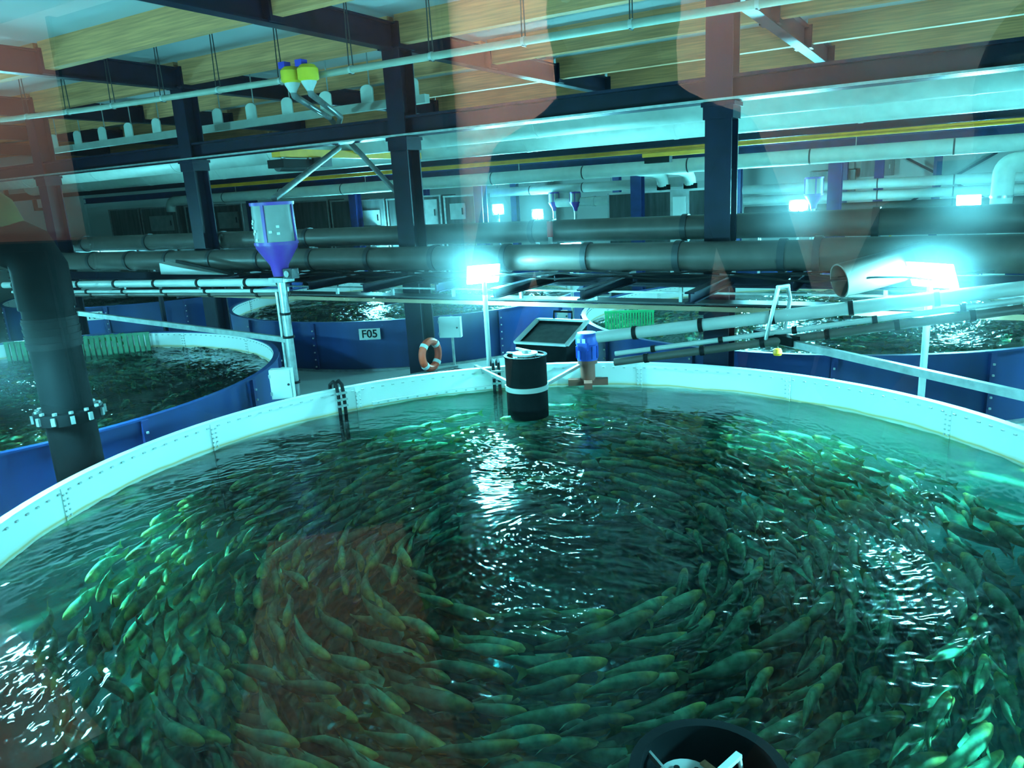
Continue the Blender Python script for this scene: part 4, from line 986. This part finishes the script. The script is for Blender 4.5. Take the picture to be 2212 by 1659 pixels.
# ================================================================== FILTER CABINETS IN THE BACKGROUND
def cabinet(x0, x1, zt, mat, label, panel=None, y=24.6, depth=1.0):
    t = thing('filter_cabinet', label, 'cabinet', ((x0 + x1) / 2, y + depth / 2, 0), group='filter cabinets at the back')
    w = x1 - x0
    MB().box((0, 0, zt / 2), (w - 0.02, depth, zt)).build('body', mat, t, local=True, smooth=False)
    for sx in (-1, 1): MB().box((sx * (w / 2 - 0.05), -depth / 2 - 0.02, zt / 2), (0.08, 0.04, zt)).build('edge_trim', 'galv', t, local=True, smooth=False)
    MB().box((0, -depth / 2 - 0.02, zt - 0.03), (w, 0.05, 0.06)).build('top_trim', 'galv', t, local=True, smooth=False)
    if panel:
        px0, px1, pz0, pz1 = panel
        d = MB().box(((px0 + px1) / 2 - (x0 + x1) / 2, -depth / 2 - 0.03, (pz0 + pz1) / 2), (px1 - px0, 0.05, pz1 - pz0)).build('door', 'unit_panel', t, local=True, smooth=False)
        MB().box((px1 - 0.12 - (x0 + x1) / 2, -depth / 2 - 0.07, (pz0 + pz1) / 2), (0.04, 0.04, 0.25)).build('handle', 'dark_pvc', d, local=True, smooth=False)
    return t
cabinet(-39.1, -36.5, 4.40, 'unit_mid', 'grey filter cabinet nearest the side wall')
cabinet(-36.4, -33.5, 4.38, 'unit_mid', 'grey filter cabinet with pale door second from the side wall', (-35.7, -33.9, 3.2, 3.95))
cabinet(-32.9, -31.1, 4.34, 'unit_dark', 'black filter cabinet just left of the front column')
cabinet(-31.0, -28.8, 4.30, 'unit_dark', 'dark filter cabinet with pale door just right of the front column', (-30.5, -29.1, 3.2, 3.95))
cabinet(-25.6, -23.4, 4.24, 'unit_dark', 'black filter cabinet just right of the white feed hopper')
cabinet(-23.3, -21.95, 4.18, 'unit_dark', 'narrow black filter cabinet left of the one with a pale door')
cabinet(-21.9, -20.3, 4.15, 'unit_mid', 'grey filter cabinet with pale door left of the lifebuoy column', (-21.6, -20.6, 3.1, 3.7))
cabinet(-20.25, -19.2, 4.12, 'unit_dark', 'narrow black filter cabinet touching the lifebuoy column')
cabinet(-18.7, -17.5, 4.16, 'unit_mid', 'grey filter cabinet with pale door right of the lifebuoy column', (-18.4, -17.7, 3.0, 4.0))
cabinet(-17.4, -15.9, 4.10, 'unit_dark', 'dark filter cabinet left of the two round lamps', (-17.1, -16.4, 3.2, 3.8))
bu = thing('filter_unit', 'big black filter unit with white upright panels left of the tall column', 'filter', (-8.7, 25.1, 0))
MB().box((-8.68, 25.1, 1.94), (3.6, 1.2, 3.88)).build('body', 'unit_dark', bu, smooth=False)
MB().box((-8.68, 24.48, 3.85), (3.66, 0.08, 0.07)).build('top_trim', 'white_paint', bu, smooth=False)
for x, w in ((-10.46, .06), (-7.96, .62), (-7.0, .28)): MB().box((x, 24.46, 1.94), (w, 0.06, 3.86)).build('upright_panel', 'unit_panel', bu, smooth=False)
MB().box((-7.96, 24.41, 3.2), (.42, 0.05, .9)).build('door', 'white_paint', bu, smooth=False)
for x in (-8.55, -7.65): MB().tube((x, 24.6, 3.88), (x, 24.6, 4.05), 0.22, n=16).build('inlet_collar', 'black_pvc', bu)
# far wall service boxes and pale wall sheets
def ubox(x, y, z, w, d, h, mat, label, name='wall_cabinet'):
    t = thing(name, label, 'cabinet', (x, y, z)); MB().box((0, 0, h / 2), (w, d, h)).build('body', mat, t, local=True, smooth=False)
    MB().box((0, -d / 2 - .02, h / 2), (w * .9, .04, h * .9)).build('door', mat, t, local=True, smooth=False); MB().box((w * .38, -d / 2 - .05, h / 2), (.05, .03, .2)).build('handle', 'galv', t, local=True, smooth=False)
ubox(-6.0, 43.7, 3.2, 2.2, .5, 1.1, 'unit_mid', 'grey wall cabinet on the far wall right of the tall column')
ubox(-3.9, 43.7, 3.9, 1.5, .5, .9, 'unit_mid', 'grey wall cabinet on the far wall above the distant hopper')
ubox(-24.0, 43.7, 4.3, 3.0, .5, 1.2, 'unit_panel', 'pale wall cabinet on the far wall left of the lifebuoy column')
ubox(-13.5, 43.7, 4.2, 2.6, .5, 1.6, 'box_white', 'pale wall cabinet on the far wall above the two round lamps')
for i, (y, l) in enumerate(((20.5, 'dark brown upright frame on the side wall, nearer one'), (23.0, 'dark brown upright frame on the side wall, further one'))):
    t = thing('wall_frame', l, 'frame', (-41.9, y, 4.6))
    for dy in (-.6, .6): MB().box((-41.9, y + dy, 5.2), (.1, .18, 1.3)).build('upright', 'oxide_red', t, smooth=False)
    MB().box((-41.9, y, 4.62), (.1, 1.2, .14)).build('crossbar', 'oxide_red', t, smooth=False)

# ================================================================== THE VIEWING GALLERY (behind the camera, mirrored in the pane)
GX0, GX1, GY, GZ0, GZ1 = -9.6, 3.2, -3.0, 2.30, 5.75
def slab(name, c, s, mat, label):
    return tag(MB().box(c, s).build(name, mat, kind='structure', smooth=False), label, name.split('_')[0])
slab('floor_gallery', ((GX0 + GX1) / 2, (GY + 0.42) / 2, GZ0 - .05), (GX1 - GX0, 0.42 - GY, .1), 'gal_floor', 'brown board floor of the viewing gallery mirrored in the pane')
slab('ceiling_gallery', ((GX0 + GX1) / 2, (GY + 0.42) / 2, GZ1 + .05), (GX1 - GX0, 0.42 - GY, .1), 'gal_wall', 'warm ceiling of the viewing gallery')
slab('wall_gallery_back', ((GX0 + GX1) / 2, GY - .05, (GZ0 + GZ1) / 2), (GX1 - GX0, .1, GZ1 - GZ0), 'gal_wall', 'pinkish lit back wall of the viewing gallery mirrored in the pane')
slab('wall_gallery_left', (GX0 - .05, (GY + 0.42) / 2, (GZ0 + GZ1) / 2), (.1, 0.42 - GY, GZ1 - GZ0), 'gal_wall', 'pinkish end wall of the viewing gallery')
slab('wall_gallery_right', (GX1 + .05, (GY + 0.42) / 2, (GZ0 + GZ1) / 2), (.1, 0.42 - GY, GZ1 - GZ0), 'gal_wall', 'pinkish end wall of the viewing gallery at the far side')
db = thing('display_board', 'tall dark display board against the pinkish gallery wall', 'board', (-4.75, GY + .06, GZ0))
MB().box((-4.75, GY + .06, 3.98), (4.0, .08, 3.3)).build('panel', 'gal_dark', db, smooth=False)
for x in (-6.7, -2.8): MB().box((x, GY + .07, 3.98), (.05, .1, 3.34)).build('edge_post', 'gal_dark', db, smooth=False)
rg = MB(); rg.box((-2.05, -0.85, GZ0 + .008), (2.0, 0.70, .016), R(46)); rg.build('lit_floor', 'lit_floor', None, 'brown patch painted as lit gallery floor, mirrored at the lower left', 'lit_floor', smooth=False)  # thin slab coloured as the lit stretch of gallery floor
MB().box((-2.95, 0.05, GZ0 + .008), (1.1, 0.42, .016), R(12)).build('lit_floor', 'lit_floor', None, 'small brown patch painted as lit floor below the gallery window, mirrored at the lower left corner', 'lit_floor', smooth=False)  # smaller slab of the same painted floor light
slab('trim_gallery', ((GX1 - 2.7) / 2, GY + .03, GZ0 + .55), (GX1 + 2.7, .06, 1.1), 'wainscot', 'brown wainscot along the gallery back wall')
dc = thing('sideboard', 'low dark sideboard at the end of the gallery mirrored at the left edge', 'cabinet', (-8.1, GY + .25, GZ0))
MB().box((-8.1, GY + .25, GZ0 + .77), (2.8, .42, 1.5)).build('body', 'gal_dark', dc, smooth=False)
for dx in (-.68, .68): MB().box((-8.1 + dx, GY + .47, GZ0 + .77), (1.3, .03, 1.36)).build('door', 'gal_dark', dc, smooth=False)
gl = thing('ceiling_lamp', 'warm wall-washing ceiling lamp of the viewing gallery', 'lamp', (-2.6, -1.85, GZ1 - .06))
MB().box((-2.6, -1.62, GZ1 - .15), (3.0, .06, .30)).build('housing', 'white_paint', gl, smooth=False)
def washer_lens(x, mat, parent):
    """tilted glowing strip behind the valance, shining on the back wall"""
    c = Vector((x, -1.9, GZ1 - .12)); n_ = Vector((0, -sin(R(52)), -cos(R(52)))); u_ = Vector((0, cos(R(52)), -sin(R(52))))
    m_ = MB(); m_.add([c + Vector((a * 1.45, 0, 0)) + u_ * (b * 0.06) for a, b in ((-1, -1), (1, -1), (1, 1), (-1, 1))], [(0, 1, 2, 3)])
    m_.build('lens', mat, parent, local=True, smooth=False)
    q = MB(); q.add([c - n_ * k_ + Vector((a * 1.45, 0, 0)) + u_ * (b * 0.07) for k_ in (.01, .03) for a, b in ((-1, -1), (1, -1), (1, 1), (-1, 1))], [(0, 1, 2, 3), (7, 6, 5, 4), (0, 4, 5, 1), (1, 5, 6, 2), (2, 6, 7, 3), (3, 7, 4, 0)])
    return q.build('reflector', 'white_paint', parent, local=True, smooth=False)
gl.location = (0, 0, 0); WORLD[gl.name] = Vector((0, 0, 0))
for ch in [o for o in bpy.data.objects if o.parent == gl]: ch.location = (-2.6, -1.85, GZ1 - .06)
washer_lens(-2.6, 'gallery_lens', gl)
g2 = thing('ceiling_lamp', 'added warm fill lamp for the wall at the left end of the viewing gallery', 'lamp', (0, 0, 0))  # second lamp, added to brighten the left part of the back wall
MB().box((-8.0, -1.62, GZ1 - .15), (3.0, .06, .30)).build('housing', 'white_paint', g2, smooth=False)
washer_lens(-8.0, 'gallery_lens_added', g2)

def person(label, x, y, z0, height, face, cloth, phone=False):
    """standing visitor: one skinned body; hair and phone-hand pose as seen mirrored in the glass"""
    k = height / 1.75
    t = thing('person', label, 'person', (x, y, z0), face)
    V = []; E_ = []; Rr = []
    def p(v, r, link=None):
        V.append(tuple(c * k for c in v)); Rr.append(r * k)
        if link is not None: E_.append((link, len(V) - 1))
        return len(V) - 1
    pel = p((0, 0, .95), .155); wa = p((0, 0, 1.10), .145, pel); ch = p((0, 0.01, 1.30), .165, wa); sb = p((0, 0, 1.42), .12, ch)
    nk = p((0, 0, 1.52), .075, sb); p((0, -.01, 1.62), .07, nk)
    for s in (-1, 1):
        sh = p((s * .17, 0, 1.415), .085, sb)
        if phone: el = p((s * .25, -.12, 1.17), .055, sh); wr = p((s * .10, -.30, 1.40), .037, el); hd = p((s * .06, -.335, 1.45), .034, wr)
        else: el = p((s * .27, .01, 1.14), .055, sh); wr = p((s * .24, -.16, .95), .037, el); hd = p((s * .22, -.22, .90), .036, wr)
        for q, (dx, dy, dz) in enumerate(((-.03, -.02, .07), (-.012, -.03, .08), (.008, -.03, .078), (.026, -.02, .066))):
            if not phone: dz = -dz
            f1 = p((V[hd][0] / k + dx * .8, V[hd][1] / k + dy, V[hd][2] / k + dz * .55), .0095, hd); p((V[hd][0] / k + dx, V[hd][1] / k + dy * 1.9, V[hd][2] / k + dz), .008, f1)
        th = p((V[hd][0] / k - s * .04, V[hd][1] / k - .01, V[hd][2] / k + (.02 if phone else -.02)), .011, hd)
        hp = p((s * .095, 0, .88), .11, pel); kn = p((s * .10, -.01, .50), .072, hp); an = p((s * .10, .02, .09), .048, kn); p((s * .11, -.13, .04), .042, an)
    me = bpy.data.meshes.new('body'); me.from_pydata(V, E_, [])
    o = bpy.data.objects.new('body', me); COL.objects.link(o); o.parent = t
    md = o.modifiers.new('skin', 'SKIN'); md.use_smooth_shade = True
    bm = bmesh.new(); bm.from_mesh(me); ly = bm.verts.layers.skin.verify()
    for v, r in zip(bm.verts, Rr): v[ly].radius = (r, r * .8 if r > .1 else r); v[ly].use_root = False
    bm.verts.ensure_lookup_table(); bm.verts[0][ly].use_root = True
    bm.to_mesh(me); bm.free()
    sd = o.modifiers.new('sub', 'SUBSURF'); sd.levels = 2; sd.render_levels = 2
    me.materials.append(MATS[cloth])
    MB().lathe([(.10 * k, 1.22 * k), (.185 * k, 1.12 * k), (.21 * k, .95 * k), (.225 * k, .70 * k), (.245 * k, .42 * k), (.23 * k, .42 * k), (.19 * k, .95 * k), (.09 * k, 1.18 * k)], n=24).build('coat', cloth, t, local=True)
    # head with brow, nose, chin and ears
    hb = MB(); n1, n2 = 20, 14; c = Vector((0, -.02, 1.635)) * k
    for i in range(n2 + 1):
        ph = pi * i / n2
        for j in range(n1):
            a = 2 * pi * j / n1; xx = sin(ph) * cos(a); yy = sin(ph) * sin(a); zz = cos(ph)
            rx, ry, rz = .078, .098, .118
            if zz < -.3: rx *= 1 + (zz + .3) * .45; ry *= 1 + (zz + .3) * .25
            nose = .028 * max(0, 1 - ((xx / .22) ** 2 + ((zz + .12) / .25) ** 2)) if yy < -.5 else 0
            eye = -.010 * max(0, 1 - (((abs(xx) - .38) / .2) ** 2 + ((zz - .08) / .12) ** 2)) if yy < -.3 else 0
            ear = .02 * max(0, 1 - ((yy / .3) ** 2 + (zz / .3) ** 2)) if abs(xx) > .9 else 0
            hb.v.append(tuple(c + Vector((xx * (rx + ear), yy * ry - nose - eye, zz * rz)) * k))
    hb.f = [(i * n1 + j, i * n1 + (j + 1) % n1, (i + 1) * n1 + (j + 1) % n1, (i + 1) * n1 + j) for i in range(n2) for j in range(n1)]; hb.m = [0] * len(hb.f)
    hb.build('head', 'skin', t, local=True)
    for sx in (-1, 1):
        MB().lathe([(0, .011 * k), (.008 * k, .008 * k), (.011 * k, 0), (.008 * k, -.008 * k), (0, -.011 * k)], c + Vector((sx * .031, -.088, .010)) * k, 10).build('eye', 'white_paint', t, local=True)
        MB().bar(c + Vector((sx * .046, -.094, .032)) * k, c + Vector((sx * .018, -.100, .034)) * k, .008 * k, .007 * k).build('eyebrow', 'hair', t, local=True)
    MB().bar(c + Vector((-.024, -.091, -.062)) * k, c + Vector((.024, -.091, -.062)) * k, .012 * k, .010 * k).build('mouth', 'oxide_red', t, local=True)
    hr = MB()
    for i in range(14):
        ph = .62 * pi * min(i, 9) / 9; drop = max(0, i - 9)
        for j in range(n1):
            a = 2 * pi * j / n1; lift = (.35 if sin(a) < -.35 else 0)
            ph2 = ph * (1 - lift); w_ = 1.13
            hr.v.append(tuple(c + Vector((sin(ph2) * cos(a) * .088 * w_, sin(ph2) * sin(a) * .108 * w_ + .008 + drop * .004, cos(ph2) * .122 * w_ - (drop * .030 if not lift else 0)) ) * k))
    hr.f = [(i * n1 + j, i * n1 + (j + 1) % n1, (i + 1) * n1 + (j + 1) % n1, (i + 1) * n1 + j) for i in range(13) for j in range(n1)]; hr.m = [0] * len(hr.f)
    hr.build('hair', 'hair', t, local=True)
    return t
# both visitors face the pane (+Y); the builder faces -Y, so they are turned half round
person('dark silhouette of a visitor mirrored in the pane at the upper centre', -0.60, -0.36, GZ0, 2.17, pi, 'cloth_dark')
person('dark silhouette of a visitor holding a phone mirrored in the pane at the right edge', 0.11, -0.48, GZ0, 1.95, pi, 'cloth_navy', True)
ph = thing('phone', 'black phone held up to the pane by the visitor mirrored at the right edge', 'phone', (0.03, -0.05, 3.95), -R(YAW))
MB().box((0, -0.02, 0.02), (0.17, 0.009, 0.085)).build('body', 'black_rubber', ph, local=True, smooth=False)
MB().tube((0.06, -0.0155, 0.04), (0.06, -0.012, 0.04), 0.012, n=12).build('camera_lens', 'unit_dark', ph, local=True)
